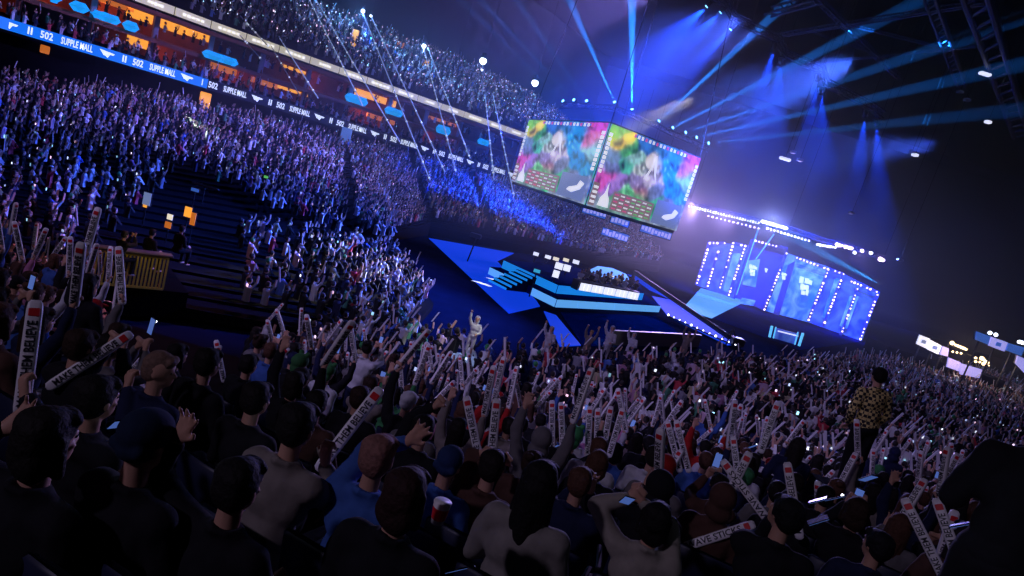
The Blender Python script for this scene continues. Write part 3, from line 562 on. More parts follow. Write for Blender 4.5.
COLS = [((135, 180), (92, 315)), ((163, 210), (128, 325)), ((215, 180), (170, 330)), ((255, 190), (200, 355)), ((395, 215), (320, 405)), ((537, 270), (470, 440)), ((588, 285), (520, 460)), ((635, 335), (580, 490)), ((703, 355), (645, 505)),
    ((135, 180), (185, 180)), ((215, 180), (255, 190)), ((290, 172), (395, 200)), ((430, 230), (535, 268)), ((560, 275), (588, 285)), ((615, 310), (700, 345))]
for i, (a_, b_) in enumerate(COLS):
    p, q = W4(*a_, WY - .4) + lo, W4(*b_, WY - .4) + lo; L = (q - p).length
    br = MB().box((p + q) / 2 + Vector((0, .15, 0)), (.28, .1, L + .2), (1, 0, 0) if i < 9 else (q - p).normalized().cross(Vector((0, 1, 0))), (0, 1, 0), (q - p).normalized()).build('lamp_batten', M['walldark'], lw)
    m = MB(); n = max(2, int(L / .42))
    for j in range(n + 1):
        if rnd() < .82: m.ball(p + (q - p) * (j / n), rr(.06, .13), 8, 6)
    m.build('bulb_row', M['bulb_pink'], br, True)
p_ = [W4(*q, 76) for q in ((62, 55), (170, 80), (300, 112), (400, 138), (500, 172), (610, 200), (720, 238))]
tr = trussline(p_, .5, 'stage_truss', 'curved truss of bright lamps above the blue stage wall', 'steel')
[MB().tube(q - tr.location + Vector((0, 0, .5)), q - tr.location + Vector((0, 0, 41.8 - q.z)), .03, n=4).build('hoist_cable', M['black'], tr) for q in (p_[0], p_[3], p_[6])]
for seg, (x0, y0, x1, y1, n, r_) in enumerate(((65, 55, 300, 112, 26, .13), (130, 88, 300, 130, 12, .1), (312, 106, 395, 130, 16, .18), (330, 130, 470, 172, 12, .12), (500, 185, 560, 195, 7, .14), (565, 185, 615, 198, 7, .2), (625, 212, 626, 214, 1, .18), (650, 206, 652, 208, 1, .2), (680, 212, 681, 213, 1, .2), (712, 234, 722, 238, 2, .25))):
    p, q = W4(x0, y0, 75.6), W4(x1, y1, 75.6); m = MB()
    for j in range(n + 1): m.ball(p + (q - p) * (j / max(n, 1)) - tr.location, r_ * rr(.7, 1.15), 8, 6)
    m.build('lamp_row', M['bulb'] if seg % 2 == 0 else M['bulb_pink'], tr, True)
M['cyanline'] = mat('cyan_glow_tube', (.1, .6, 1), .3, em=(.12, .55, 1), es=.9)
for x0, y0, x1, y1, lb in ((298, 135, 225, 355, 'left cyan light beam slanting before the stage wall'), (352, 150, 290, 235, 'shorter cyan light beam beside the left one')):
    p, q = W4(x0, y0, 77), W4(x1, y1, 77); o = MB().tube(p + lo, q + lo, .05, n=6).build('beam_tube', M['cyanline'], lw); o['label'] = lb  # thin cyan beams of light, shaped as solid glowing tubes
spot(W4(714, 320, 76), W4(400, 150, 76), (.03, .35, 1), 7e5, 7, .5, .05); spot(W4(714, 320, 76), W4(330, 130, 76.5), (.1, .5, 1), 4e5, 2.5, .5, .05)
fr = thing('light_frame', D(784, 340, 57), 'low blue lit gate of light bars below the stage wall', 'stage set')
for a_, b_, mt, w in (((772, 326), (767, 348), 'cyanline', .12), ((776, 327), (771, 348), 'cyanline', .06), ((803, 333), (797, 352), 'cyanline', .12), ((798, 332), (793, 351), 'cyanline', .06)):
    MB().tube(D(*a_, 57) - fr.location, D(*b_, 57) - fr.location, w, n=6).build('light_bar', M[mt], fr)
pp = [D(x, y, 57.2) - fr.location for x, y in ((776, 328), (799, 334), (794, 350), (772, 345))]; MB().add(pp + [q + Vector((0, .1, 0)) for q in pp], [(0, 1, 2, 3), (7, 6, 5, 4), (0, 4, 5, 1), (1, 5, 6, 2), (2, 6, 7, 3), (3, 7, 4, 0)]).build('blue_panel', M['wallblue'], fr)
pp = [D(x, y, 57.1) - fr.location for x, y in ((778, 331), (798, 336))]; MB().tube(pp[0], pp[1], .06, n=6).build('light_bar', M['white_panel'], fr)
# low grey set wall and strip of floor lamps
a_, b_ = P(607, 345, 0), P(697, 347, 0); t = (b_ - a_).normalized(); wl = MB().box((a_ + b_) / 2 + Vector((0, 0, .45)), ((b_ - a_).length, .2, .9), t, Vector((-t.y, t.x, 0)), bev=.03).build('low_set_wall', M['steel']); tag(wl, 'low plain grey set wall at the front edge of the stage', 'set wall')
fs = thing('footlight_strip', P(668, 316, 0), 'line of white footlights along the blue floor strip', 'footlights')
a_, b_ = P(668, 316, .1) - fs.location, P(735, 346, .1) - fs.location
MB().tube(a_, b_, .06, n=6).build('batten', M['black'], fs)
for i in range(12): MB().ball(a_ + (b_ - a_) * (i / 11) + Vector((0, 0, .1)), .05 if i % 4 else .09, 8, 6).build('footlight', M['bulb'], fs, True)
# camera crane
cr = thing('camera_crane', P(728, 344, 0), 'long black camera crane reaching over the blue stage floor', 'camera crane')
p0 = D(730, 338, 47) - cr.location; p1 = D(634, 272, 56) - cr.location
MB().box((p0 + p1) / 2, (.3, .3, (p1 - p0).length), (p1 - p0).normalized().orthogonal().normalized(), (p1 - p0).normalized().cross((p1 - p0).normalized().orthogonal().normalized()), (p1 - p0).normalized(), bev=.03).build('boom', M['black'], cr)
MB().tube(p1, p1 - Vector((0, 0, .9)), .09, n=8).build('head_drop', M['black'], cr); MB().box(p1 - Vector((0, 0, 1.1)), (.7, .5, .45), bev=.06).build('camera_head', M['black'], cr)
MB().box(p0 + Vector((.4, -.6, 0)), (.9, .9, .6), bev=.08).build('counterweight', M['black'], cr)
m = MB(); [m.tube((0, 0, 1.2), (.8 * math.cos(k * 2.1), .8 * math.sin(k * 2.1), 0), .05, n=6) for k in range(3)]; m.build('tripod', M['black'], cr)
cj = thing('camera_jib', P(467, 262, 0), 'small camera jib silhouetted on the blue floor wedge', 'camera jib')
MB().tube((0, 0, 0), (.2, .1, 2.0), .06, n=6).build('stand', M['black'], cj); MB().box((.1, 0, 2.2), (.9, .35, .35), bev=.05).build('camera_head', M['black'], cj)
# show desks at the right
def z5(x, y): return (900 + x / 7.2, 310 + y / 7.2)
RS = [([(145, 180), (218, 208), (197, 280), (120, 245)], 'white_panel', 0), ([(225, 218), (300, 258), (277, 320), (200, 285)], 'white_panel', 0), ([(310, 262), (352, 278), (345, 335), (290, 322)], 'lilac_panel', 0), ([(352, 342), (437, 378), (422, 442), (338, 410)], 'lilac_panel', 0), ([(440, 385), (592, 430), (572, 492), (430, 462)], 'lilac_panel', 0),
    ([(555, 155), (652, 190), (635, 250), (545, 215)], 's_blue', 0), ([(662, 195), (777, 235), (752, 300), (640, 257)], 'lilac_panel', 0), ([(785, 240), (900, 272), (875, 332), (765, 292)], 's_blue', 0), ([(850, 330), (900, 352), (900, 455), (835, 385)], 'lilac_panel', 0)]
RL = ['leftmost white screen panel of the casters stage at right', 'second white screen panel with a dark emblem', 'narrow lilac panel beside the warm-lit desk', 'lower lilac front panel of the warm-lit desk', 'widest low lilac panel under the warm lamps', 'blue panel of the far right stage, leftmost', 'lilac panel with dark emblem, far right stage', 'blue panel cut by the right picture border', 'lowest lilac panel at the right picture border']
for i, (pts, mt, _) in enumerate(RS):
    vs = [D(*z5(*q), 60 if i < 5 else 56) for q in pts]; c = sum(vs, Vector()) / 4; t = thing('desk_screen', c, RL[i], 'screen panel', 'screen panels of the side stages')
    vs = [v - c for v in vs]; MB().add(vs + [v + Vector((0, .15, 0)) for v in vs], [(0, 1, 2, 3), (7, 6, 5, 4), (0, 4, 5, 1), (1, 5, 6, 2), (2, 6, 7, 3), (3, 7, 4, 0)]).build('screen', M[mt], t)
    e = [v * 1.06 + Vector((0, .16, 0)) for v in vs]; MB().add(e + [v + Vector((0, .12, 0)) for v in e], [(0, 1, 2, 3), (7, 6, 5, 4), (0, 4, 5, 1), (1, 5, 6, 2), (2, 6, 7, 3), (3, 7, 4, 0)]).build('frame', M['black'], t)
    MB().tube((0, .3, -.2), (0, .3, -c.z), .08, n=6).build('stand', M['black'], t)
    if i in (0, 1, 6): MB().box((0, -.03, 0), (.45, .03, .35)).build('emblem', M['s_blue' if i else 's_grey'], t)
struct(MB().box((60 * .72, 63, 1), (12, 4, 2.0)).build('platform_side', M['drape']))
WL = thing('warm_lamp_bank', D(*z5(500, 320), 61), 'bank of warm white lamps over the casters desk', 'lamps')
for x, y, r_ in ((375, 238, .2), (400, 252, .12), (415, 258, .14), (430, 264, .14), (445, 270, .14), (460, 276, .14), (475, 283, .12), (545, 345, .12), (590, 348, .2), (605, 360, .14), (625, 378, .2), (600, 388, .15), (575, 375, .1), (545, 372, .12), (380, 300, .1), (410, 306, .1), (440, 312, .1), (500, 375, .1), (640, 400, .06)):
    MB().ball(D(*z5(x, y), 60.8) - WL.location, r_, 8, 6).build('lamp', M['warm_bulb'], WL, True)
a_, b_ = D(*z5(350, 250), 61.2) - WL.location, D(*z5(640, 395), 61.2) - WL.location; MB().tube(a_, b_, .06, n=6).build('lamp_bar', M['black'], WL); [MB().tube(q, Vector((q.x, q.y, -WL.location.z)), .05, n=6).build('leg', M['black'], WL) for q in (a_, b_)]
point(D(*z5(480, 330), 58), (1, .7, .45), 300, .3, 'desk_light')
for x, y in ((648, 165), (690, 178), (860, 230), (880, 235)):
    o = MB().ball(D(*z5(x, y), 56), .16, 8, 6).build('white_spot_lamp', M['bulb'], None, True); tag(o, {648: 'left white lamp on top of the far right blue panels', 690: 'right white lamp of the pair on the blue panels', 860: 'greenish white lamp near the right border', 880: 'last white lamp at the right border'}[x], 'lamp')
# ------------------------------------------------------------------ control booth in the side stand
bz = 1.0
b0, b1 = P(95, 270, bz + .5), P(165, 277, bz + .5)
bt = (b1 - b0); bt.z = 0; bw = bt.length; bt.normalize(); bn = Vector((bt.y, -bt.x, 0)); bc = (b0 + b1) / 2; bc.z = bz
kb = thing('control_booth', bc, 'dark raised camera booth with yellow slatted railing in the side stand', 'booth')
MB().box(-bn * 2.2 + Vector((0, 0, -.4)), (bw + 1.5, 4.4, .9), bt, bn).build('platform', M['drape'], kb)
MB().box(Vector((0, 0, 1.2)), (bw + .2, .35, .07), bt, bn, bev=.02).build('counter', M['steel'], kb)
rl = MB().box((0, 0, 1.1), (bw, .06, .06), bt, bn).build('rail', M['timber'], kb); MB().box((0, 0, .1), (bw, .06, .06), bt, bn).build('rail', M['timber'], kb)
for i in range(19): MB().box(bt * (bw * (i / 18 - .5)) + Vector((0, 0, .6)), (.045, .05, 1.0), bt, bn).build('baluster', M['timber'], rl)
point(bc + bn * .9 + Vector((0, 0, 1.7)), (1, .7, .2), 6, .15, 'booth_lamp'); point(P(170, 222, 2.6), (1, .45, .1), 10, .15, 'booth_lamp')
for k, (x, y, w, h_, mt, lb) in enumerate(((188, 212, .28, .4, 'orange', 'orange glowing monitor in the camera booth'), (170, 217, .22, .22, 'cream_panel', 'pale yellow lamp in the camera booth'), (168, 225, .25, .25, 'orange_dim', 'orange lamp below the pale one in the booth'), (193, 219, .2, .5, 'orange_dim', 'reddish cloth given a glow in the camera booth'),  # the cloth's warm light is put into its emission
        (147, 199, .3, .5, 's_grey', 'dim grey monitor in the dark booth'), (145, 206, .15, .1, 'orange', 'tiny orange indicator lamp of the booth'), (195, 190, .3, .12, 's_blue', 'small blue monitor above the booth'), (266, 177, .16, .1, 's_green', 'small green exit lamp above the dark gap'), (205, 186, 1.2, .06, 'steel', 'grey handrail strip above the booth'))):
    c = D(x, y, 24 if k < 8 else 27); t = thing('booth_equipment', c, lb, 'equipment'); MB().box((0, .04, 0), (w + .05, .06, h_ + .05), bev=.015).build('casing', M['black'], t); MB().box((0, 0, 0), (w, .03, h_)).build('lit_front', M[mt], t)
    MB().tube((0, .05, -h_ / 2), (0, .05, -h_ / 2 - .8), .02, n=5).build('stand', M['black'], t)
hr = thing('handrail', P(0, 262, 3.2), 'long pale handrail across the crowd at the left edge', 'handrail'); hp = [P(-12, 256, 3.2), P(48, 283, 3.2), P(75, 293, 3.2), P(112, 303, 3.2)]
m = MB(); [m.tube(p - hr.location, q - hr.location, .022, n=8) for p, q in zip(hp, hp[1:])]; m.build('rail', M['aluminium'], hr, True)
for q in hp: MB().tube(q - hr.location, q - hr.location - Vector((0, 0, 1)), .02, n=6).build('post', M['aluminium'], hr)
# haze filling the hall
hz = MB().box((42, 83, 21.9), (144, 97, 39)).build('haze', None); m = bpy.data.materials.new('haze'); m.use_nodes = True; N = m.node_tree.nodes; N.clear()
hz.data.materials.clear(); hz.data.materials.append(m)
v = N.new('ShaderNodeVolumeScatter'); v.inputs['Density'].default_value = HAZE; v.inputs['Anisotropy'].default_value = .2; o_ = N.new('ShaderNodeOutputMaterial'); m.node_tree.links.new(v.outputs[0], o_.inputs[1])
tag(hz, 'thin blue haze hanging over the stage and roof, catching the beams', 'haze', kind='stuff')
# ------------------------------------------------------------------ people
def remesh(mb, name, mt, vox, dec, smooth=4, noise_amp=0.0, seed=0, keep=0):
    me = mb.mesh(name, mt); o = bpy.data.objects.new(name, me); C.objects.link(o)
    r = o.modifiers.new('r', 'REMESH'); r.mode = 'VOXEL'; r.voxel_size = vox; r.use_smooth_shade = True
    s = o.modifiers.new('s', 'SMOOTH'); s.factor = .5; s.iterations = smooth
    d = o.modifiers.new('d', 'DECIMATE'); d.ratio = dec
    dg = bpy.context.evaluated_depsgraph_get(); dg.update(); out = bpy.data.meshes.new_from_object(o.evaluated_get(dg))
    bpy.data.objects.remove(o); bpy.data.meshes.remove(me); out.name = name
    out.materials.clear(); out.materials.append(mt)
    if noise_amp:
        for v in out.vertices:
            n = noise.noise_vector(v.co * 9 + Vector((seed, 0, 0))); v.co += Vector((n.x, n.y, 0)) * noise_amp + v.normal * noise.noise(Vector((v.co.x * 14, v.co.y * 14, v.co.z * 6))) * noise_amp
    out.polygons.foreach_set('use_smooth', [True] * len(out.polygons)); return out
def ik(sh, tgt, l1, l2, hint):
    d = tgt - sh; L = d.length
    if L > (l1 + l2) * .985: d = d.normalized() * (l1 + l2) * .985; L = d.length
    if L < .12: d = Vector((0, .2, 0)) if L < 1e-4 else d.normalized() * .12; L = d.length
    a = (l1 * l1 - l2 * l2 + L * L) / (2 * L); h = math.sqrt(max(l1 * l1 - a * a, 0)); dn = d.normalized(); p = (hint - dn * hint.dot(dn)).normalized()
    return sh + dn * a + p * h, sh + d
def hand(mb, wr, dr, side, fist):
    dr = dr.normalized(); x = dr.cross(Vector((0, 1, .2))).normalized() * side; n = x.cross(dr).normalized()
    pc = wr + dr * .05; mb.caps(wr + dr * .02 - x * .016, wr + dr * .075 - x * .02, .02, .019, 8); mb.caps(wr + dr * .02 + x * .016, wr + dr * .078 + x * .02, .019, .018, 8); mb.caps(wr, wr + dr * .04, .024, .024, 8)
    for i, (off, L) in enumerate(((-.03, .056), (-.01, .072), (.011, .078), (.031, .07))):
        b = wr + dr * .085 + x * off
        if fist: q = b + dr * .018 + n * .028; e = q - dr * .03 + n * .012; mb.caps(b, q, .0105, .0095, 8); mb.caps(q, e, .0095, .009, 8)
        else:
            q = b + dr * L * .55 + x * off * .35 + n * .006; e = q + dr * L * .45 + x * off * .3 + n * .018; mb.caps(b, q, .0105, .0095, 8); mb.caps(q, e, .0095, .0085, 8)
    tb = wr + dr * .03 + x * .034; tq = tb + x * .028 + dr * .028 + n * (.012 if fist else .004); mb.caps(tb, tq, .0135, .0115, 8); mb.caps(tq, tq + (dr * .026 + n * .012 if not fist else n * .02 - x * .012 + dr * .008), .0115, .0095, 8)
def body_parts(rt, lt, stand=False, fist=(True, True), lean=.03, turn=0.0, lowres=False):
    """rt, lt: hand targets in the person's own space (facing +y, feet at z 0). Returns skin, shirt and trouser meshes and wrists."""
    dz = .45 if stand else 0; hz_ = .5 + dz; sk = MB(); sh = MB(); tr = MB()
    nk = Vector((0, lean, hz_ + .55)); hc = Vector((0, lean + .03, hz_ + .745))
    rotm = Matrix.Rotation(turn, 3, 'Z')
    H_ = lambda x, y, z: hc + rotm @ Vector((x, y, z))
    sk.ball((0, 0, hz_ + .04), (.16, .11, .12), 16, 12); sk.ball((0, lean * .4, hz_ + .2), (.135, .095, .16), 16, 12); sk.ball((0, lean * .8, hz_ + .38), (.165, .105, .17), 16, 12); sk.caps((-.15, lean, hz_ + .49), (.15, lean, hz_ + .49), .058, .058)
    sk.caps(nk - Vector((0, 0, .06)), hc - Vector((0, .02, .05)), .054, .05)
    for a in (sk,):
        a.ball(hc + Vector((0, -.012, .02)), (.076, .093, .1), 18, 14, rot=rotm); a.ball(H_(0, .028, -.045), (.056, .062, .07), 14, 10, rot=rotm); a.ball(H_(0, .05, -.085), (.03, .032, .022), 10, 8, rot=rotm)
        a.caps(H_(0, .078, .012), H_(0, .1, -.022), .009, .0145, 8); a.ball(H_(-.013, .09, -.026), (.01, .011, .009), 8, 6); a.ball(H_(.013, .09, -.026), (.01, .011, .009), 8, 6)
        a.caps(H_(-.018, .081, -.056), H_(.018, .081, -.056), .0085, .0085, 8); a.caps(H_(-.016, .079, -.068), H_(.016, .079, -.068), .009, .009, 8)
        a.caps(H_(-.045, .07, .03), H_(-.014, .079, .027), .011, .011, 8); a.caps(H_(.045, .07, .03), H_(.014, .079, .027), .011, .011, 8)
        a.ball(H_(-.04, .058, -.02), (.02, .02, .018), 8, 6); a.ball(H_(.04, .058, -.02), (.02, .02, .018), 8, 6)
        for s in (-1, 1): a.ball(H_(s * .078, -.008, -.004), (.011, .021, .031), 8, 8, rot=rotm)
    sh.ball((0, 0, hz_ + .05), (.18, .128, .12), 16, 12); sh.ball((0, lean * .4, hz_ + .2), (.16, .118, .18), 16, 12); sh.ball((0, lean * .8, hz_ + .37), (.19, .125, .17), 16, 12)
    sh.caps((-.155, lean, hz_ + .485), (.155, lean, hz_ + .485), .078, .078); sh.caps((-.06, lean - .01, hz_ + .53), (.06, lean - .01, hz_ + .53), .058, .058)
    for i in range(8):
        a0, a1 = 2 * PI * i / 8, 2 * PI * (i + 1) / 8; sh.caps((.066 * math.cos(a0), lean - .008 + .064 * math.sin(a0), hz_ + .575 - .018 * math.sin(a0)), (.066 * math.cos(a1), lean - .008 + .064 * math.sin(a1), hz_ + .575 - .018 * math.sin(a1)), .02, .02, 8)
    wr = []
    for s, tg, f_ in ((1, rt, fist[0]), (-1, lt, fist[1])):
        S0 = Vector((s * .185, lean, hz_ + .49)); tg = Vector(tg); el, w = ik(S0, tg, .28, .25, Vector((s * .5, -.25, -1)) if tg.z < hz_ + .75 else Vector((s * 1, .1, -.5)))
        sk.caps(S0, el, .052, .042); sk.caps(el, w, .042, .027); hand(sk, w, (w - el).normalized() * .6 + (Vector((0, .15, .6)) if tg.z > hz_ + .5 else Vector((0, .4, -.1))), s, f_)
        sh.caps(S0, el, .072, .06); sh.caps(el, el.lerp(w, .86), .06, .043); wr.append((w, (w - el).normalized()))
    for s in (-1, 1):
        hp = Vector((s * .09, 0, hz_ + .02)); kn = Vector((s * .13, .41, .52)) if not stand else Vector((s * .1, .03, .5)); an = Vector((s * .13, .36, .09)) if not stand else Vector((s * .11, 0, .09))
        sk.caps(hp, kn, .075, .052); sk.caps(kn, an, .05, .034); sk.caps(an - Vector((0, .02, .05)), an + Vector((0, .13, -.055)), .035, .03)
        tr.caps(hp, kn, .096, .07); tr.caps(kn, an + Vector((0, 0, .02)), .068, .054)
    tr.ball((0, -.01, hz_ + .02), (.172, .13, .1), 14, 10)
    bm_ = remesh(sk, 'body', M['skin'], .0095 if not lowres else .012, .22 if not lowres else .2, 3)
    sm_ = remesh(sh, 'shirt', M['fabric'], .015, .5, 3, .011, rnd() * 50); tm_ = remesh(tr, 'trousers', M['fabric'], .02, .5, 3, .005)
    return dict(body=bm_, shirt=sm_, trousers=tm_, head=hc, wr=wr, turn=turn)
def hair_mesh(kind):
    m = MB(); z = .02
    if kind in ('short', 'bob', 'long', 'bun', 'brown'):
        m.ball((0, -.016, .055), (.088, .1, .078), 16, 12); m.ball((0, -.04, .01), (.085, .078, .1), 16, 12)
        for s in (-1, 1): m.ball((s * .062, -.012, .02), (.026, .05, .06), 10, 8)
        m.ball((0, .06, .08), (.07, .035, .03), 12, 8)
    if kind in ('bob', 'brown'):
        for s in (-1, 1): m.caps((s * .07, -.01, .03), (s * .08, .0, -.1), .034, .026, 10)
        m.ball((0, -.055, -.05), (.092, .056, .1), 14, 10)
    if kind == 'long':
        for s in (-1, 1): m.caps((s * .068, -.02, .03), (s * .085, -.02, -.2), .036, .03, 10)
        m.caps((0, -.06, 0), (0, -.085, -.3), .075, .05, 12); m.caps((-.05, -.06, 0), (-.06, -.08, -.28), .045, .03); m.caps((.05, -.06, 0), (.06, -.08, -.27), .045, .03)
    if kind == 'bun': m.ball((0, -.1, .1), (.042, .042, .04), 12, 10)
    if kind == 'cap':
        m.ball((0, -.012, .05), (.092, .106, .082), 16, 12); m.ball((0, -.04, .0), (.08, .074, .08), 14, 10); m.caps((-.045, .1, .045), (.045, .1, .045), .016, .016); m.caps((-.03, .15, .036), (.03, .15, .036), .013, .013); m.caps((-.04, .12, .042), (.04, .12, .042), .016, .016); m.ball((0, -.01, .13), .012, 8, 6)
    if kind == 'beanie':
        m.ball((0, -.012, .06), (.095, .108, .09), 16, 12); m.caps((-.06, -.08, .01), (.06, -.08, .01), .03, .03); m.ball((0, -.04, .0), (.082, .076, .06), 14, 10)
    if kind == 'hood':
        m.ball((0, -.03, .03), (.108, .118, .122), 18, 14); m.ball((0, -.05, -.09), (.11, .1, .09), 16, 12)
        me = remesh(m, 'hood', M['fabric'], .011, .5, 3, .004); bm = bmesh.new(); bm.from_mesh(me)
        bmesh.ops.delete(bm, geom=[v for v in bm.verts if v.co.y > .045 and -.13 < v.co.z < .085], context='VERTS'); bm.to_mesh(me); bm.free(); return me
    if kind == 'frog':
        m.ball((0, -.012, .06), (.1, .112, .095), 16, 12); [m.ball((s * .052, .04, .15), .032, 12, 10) for s in (-1, 1)]; m.ball((0, -.045, -.03), (.088, .07, .09), 14, 10)
    hatlike = kind in ('cap', 'beanie', 'frog')
    return remesh(m, 'hat' if hatlike else 'hair', M['fabric'] if hatlike else M['hair'], .008, .45, 3 if hatlike else 1, .0 if hatlike else .01)
HAIR = {k: hair_mesh(k) for k in ('short', 'bob', 'long', 'bun', 'cap', 'beanie', 'hood', 'frog')}
HNAME = {'short': 'short dark hair', 'bob': 'a dark bob', 'long': 'long dark hair', 'bun': 'hair in a bun', 'cap': 'a cap', 'beanie': 'a beanie', 'hood': 'a hood up', 'frog': 'a green frog hat'}
eye_me = MB().ball((0, 0, 0), .0095, 8, 6).mesh('eye', M['eye'], True)
PR = {}
def proto(key):
    if key not in PR:
        st_, pose = key; z = .45 if st_ else 0
        rt, lt, fi = {'lap': ((.12, .3, .68), (-.12, .3, .68), (False, False)), 'right_up': ((.3, .16, 1.48), (-.12, .28, .7), (True, False)), 'left_up': ((.12, .28, .7), (-.28, .18, 1.5), (False, True)),
            'both_up': ((.24, .12, 1.52), (-.26, .12, 1.5), (True, False)), 'phone': ((.05, .36, 1.22), (-.06, .35, 1.2), (True, True)), 'clap': ((.06, .32, 1.1), (-.05, .33, 1.12), (False, False))}[pose]
        PR[key] = body_parts((rt[0], rt[1], rt[2] + z), (lt[0], lt[1], lt[2] + z), st_, fi, lean=.02 if st_ else .05, lowres=True)
    return PR[key]
def person(loc, rz, bp, hair, top, trou, label, hairc=(.01, .008, .008), scale=1.0, group=None, eyes=False, tilt=0.0):
    t = thing('person', loc, label, 'person', group); t.rotation_euler = (0, tilt, rz); t.scale = (scale,) * 3
    for k, c_ in (('body', None), ('shirt', top), ('trousers', trou)):
        o = link(bp[k], k, t)
        if c_: o.color = (*c_, 1)
    h = link(HAIR[hair], HAIR[hair].name.split('.')[0], t); h.location = bp['head']; h.rotation_euler = (0, 0, bp['turn']); h.color = (*(hairc if hair in ('short', 'bob', 'long', 'bun', 'cap', 'beanie', 'frog') else top), 1)
    if eyes:
        for s in (-1, 1): e = link(eye_me, 'eye', t); e.location = bp['head'] + Matrix.Rotation(bp['turn'], 3, 'Z') @ Vector((s * .03, .077, .008))
    return t
# the clapper stick: a flat inflated tube with a red tab and black lettering
SL = .6
def stick_meshes():
    m = MB(); n = 14; secs = [(0, .012, .008), (.015, .032, .02), (.05, .036, .026), (.3, .037, .027), (.55, .036, .026), (.585, .032, .02), (.6, .02, .006)]
    vs = []; fs = []
    for z, a, b in secs:
        for i in range(n):
            c, s = math.cos(2 * PI * i / n), math.sin(2 * PI * i / n); e = .5; vs.append((a * math.copysign(abs(c) ** e, c), b * math.copysign(abs(s) ** e, s), z))
    for k in range(len(secs) - 1):
        for i in range(n): fs.append((k * n + i, k * n + (i + 1) % n, (k + 1) * n + (i + 1) % n, (k + 1) * n + i))
    fs += [tuple(reversed(range(n))), tuple(range((len(secs) - 1) * n, len(secs) * n))]
    return m.add(vs, fs).mesh('tube', M['stickw'], True)
st_tube = stick_meshes(); st_tab = MB().box((0, 0, .535), (.05, .056, .045), bev=.004).mesh('red_tab', M['red'])
def stick_text(txt):
    me = textmesh(txt, .062, ext=.001, aspect=.9); me.materials.append(M['ink'])
    w = max(v.co.x for v in me.vertices) - min(v.co.x for v in me.vertices); me.transform(Matrix.Diagonal((.44 / w, 1, 1, 1)))
    return me
ta = stick_text('MAKE THEM BELIEVE'); tb_ = stick_text('WAVE STICKS')
NSTICK = 0
def stick(base, top, label, txt=None, group=None, roll=0.0, scale=None):
    global NSTICK; NSTICK += 1
    base = Vector(base); top = Vector(top); z = (top - base).normalized(); view = (EYEV - base).normalized(); y = (view - z * view.dot(z)).normalized()
    if roll: y = Matrix.Rotation(roll, 3, z) @ y
    x = y.cross(z).normalized(); t = thing('clapper_stick', base, label, 'clapper stick', group)
    mw = Matrix((x, y, z)).transposed().to_4x4(); mw.translation = base; s = scale or (top - base).length / SL; t.matrix_world = mw @ Matrix.Diagonal((max(s, .85), max(s, .85), s, 1))
    link(st_tube, 'tube', t); link(st_tab, 'red_tab', t)
    for s_ in (1, -1):
        o = link(txt or ta, 'lettering', t); o.matrix_local = Matrix.Translation((0, .0285 * s_, .27)) @ Matrix(((0, s_, 0, 0), (0, 0, s_, 0), (1, 0, 0, 0), (0, 0, 0, 1)))
    return t
ph_case = MB().box((0, 0, 0), (.074, .009, .15), bev=.004).mesh('case', M['phone']); ph_scr = MB().box((0, -.0055, 0), (.066, .002, .138)).mesh('screen', M['phone_on'])
ph_torch = MB().ball((.02, .007, .055), .011, 8, 6).mesh('torch', M['torch'], True)
NPH = 0
def phone(loc, rz, tilt, label, group=None, torch=False, roll=0.0):
    global NPH; NPH += 1
    t = thing('phone', loc, label, 'phone', group); t.rotation_euler = (tilt, roll, rz); link(ph_case, 'case', t); link(ph_scr, 'screen', t)
    if torch: link(ph_torch, 'torch', t)
    return t
def facing(p, tgt=(20, 60)): return math.atan2(-(tgt[0] - p[0]), tgt[1] - p[1])
BLK = (.012, .012, .016); NVY = (.015, .02, .06); GRY = (.16, .15, .16); WHT = (.55, .55, .6); BRN = (.09, .045, .035); REDC = (.4, .02, .02); BLU = (.05, .12, .4); BGE = (.22, .19, .175); GRN = (.05, .22, .08); PNK = (.5, .2, .35)
CN = {BLK: 'black', NVY: 'navy', GRY: 'grey', WHT: 'white', BRN: 'brown', REDC: 'red', BLU: 'blue', BGE: 'beige', GRN: 'green', PNK: 'pink'}
hairsC = [(.008, .006, .006), (.012, .009, .008), (.03, .015, .01), (.09, .04, .025)]
OCC = []           # plan positions already taken
SEATS = []
def deck(y): return STEP_H * max(0, math.floor((17 - y) / STEP_D) + 1) if y < 17 else 0
def place(px, py, stand):
    """row of the near terrace on which a person's head shows at this pixel"""
    r = ray(px, py); cur = 1 - .35 * max(r.x / r.y, 0); hh = 1.695 if stand else 1.245; best = None
    for k in range(-30, NST):
        y = (17 - STEP_D * (k + .45)) / cur; z = STEP_H * (k + 1) if k >= 0 else 0
        if y < 1.2: continue
        s = (EYE + r.z * y / r.y - z) / hh
        if best is None or abs(s - 1) < abs(best[0] - 1): best = (s, y, z, r.x * y / r.y)
    s, y, z, x = best
    if not .93 < s < 1.07:            # slide along the row a little
        s2 = min(max(s, .94), 1.06)
        y2 = y
        for i in range(60):
            yy = y - .34 + .68 * i / 59; q = (EYE + r.z * yy / r.y - z) / hh
            if abs(q - 1) < abs(s - 1): s, y2 = q, yy
        y = y2; x = r.x * y / r.y
    return Vector((x, y, z)), s
def world_px(px, py, dist):
    r = ray(px, py).normalized(); return EYEV + r * dist
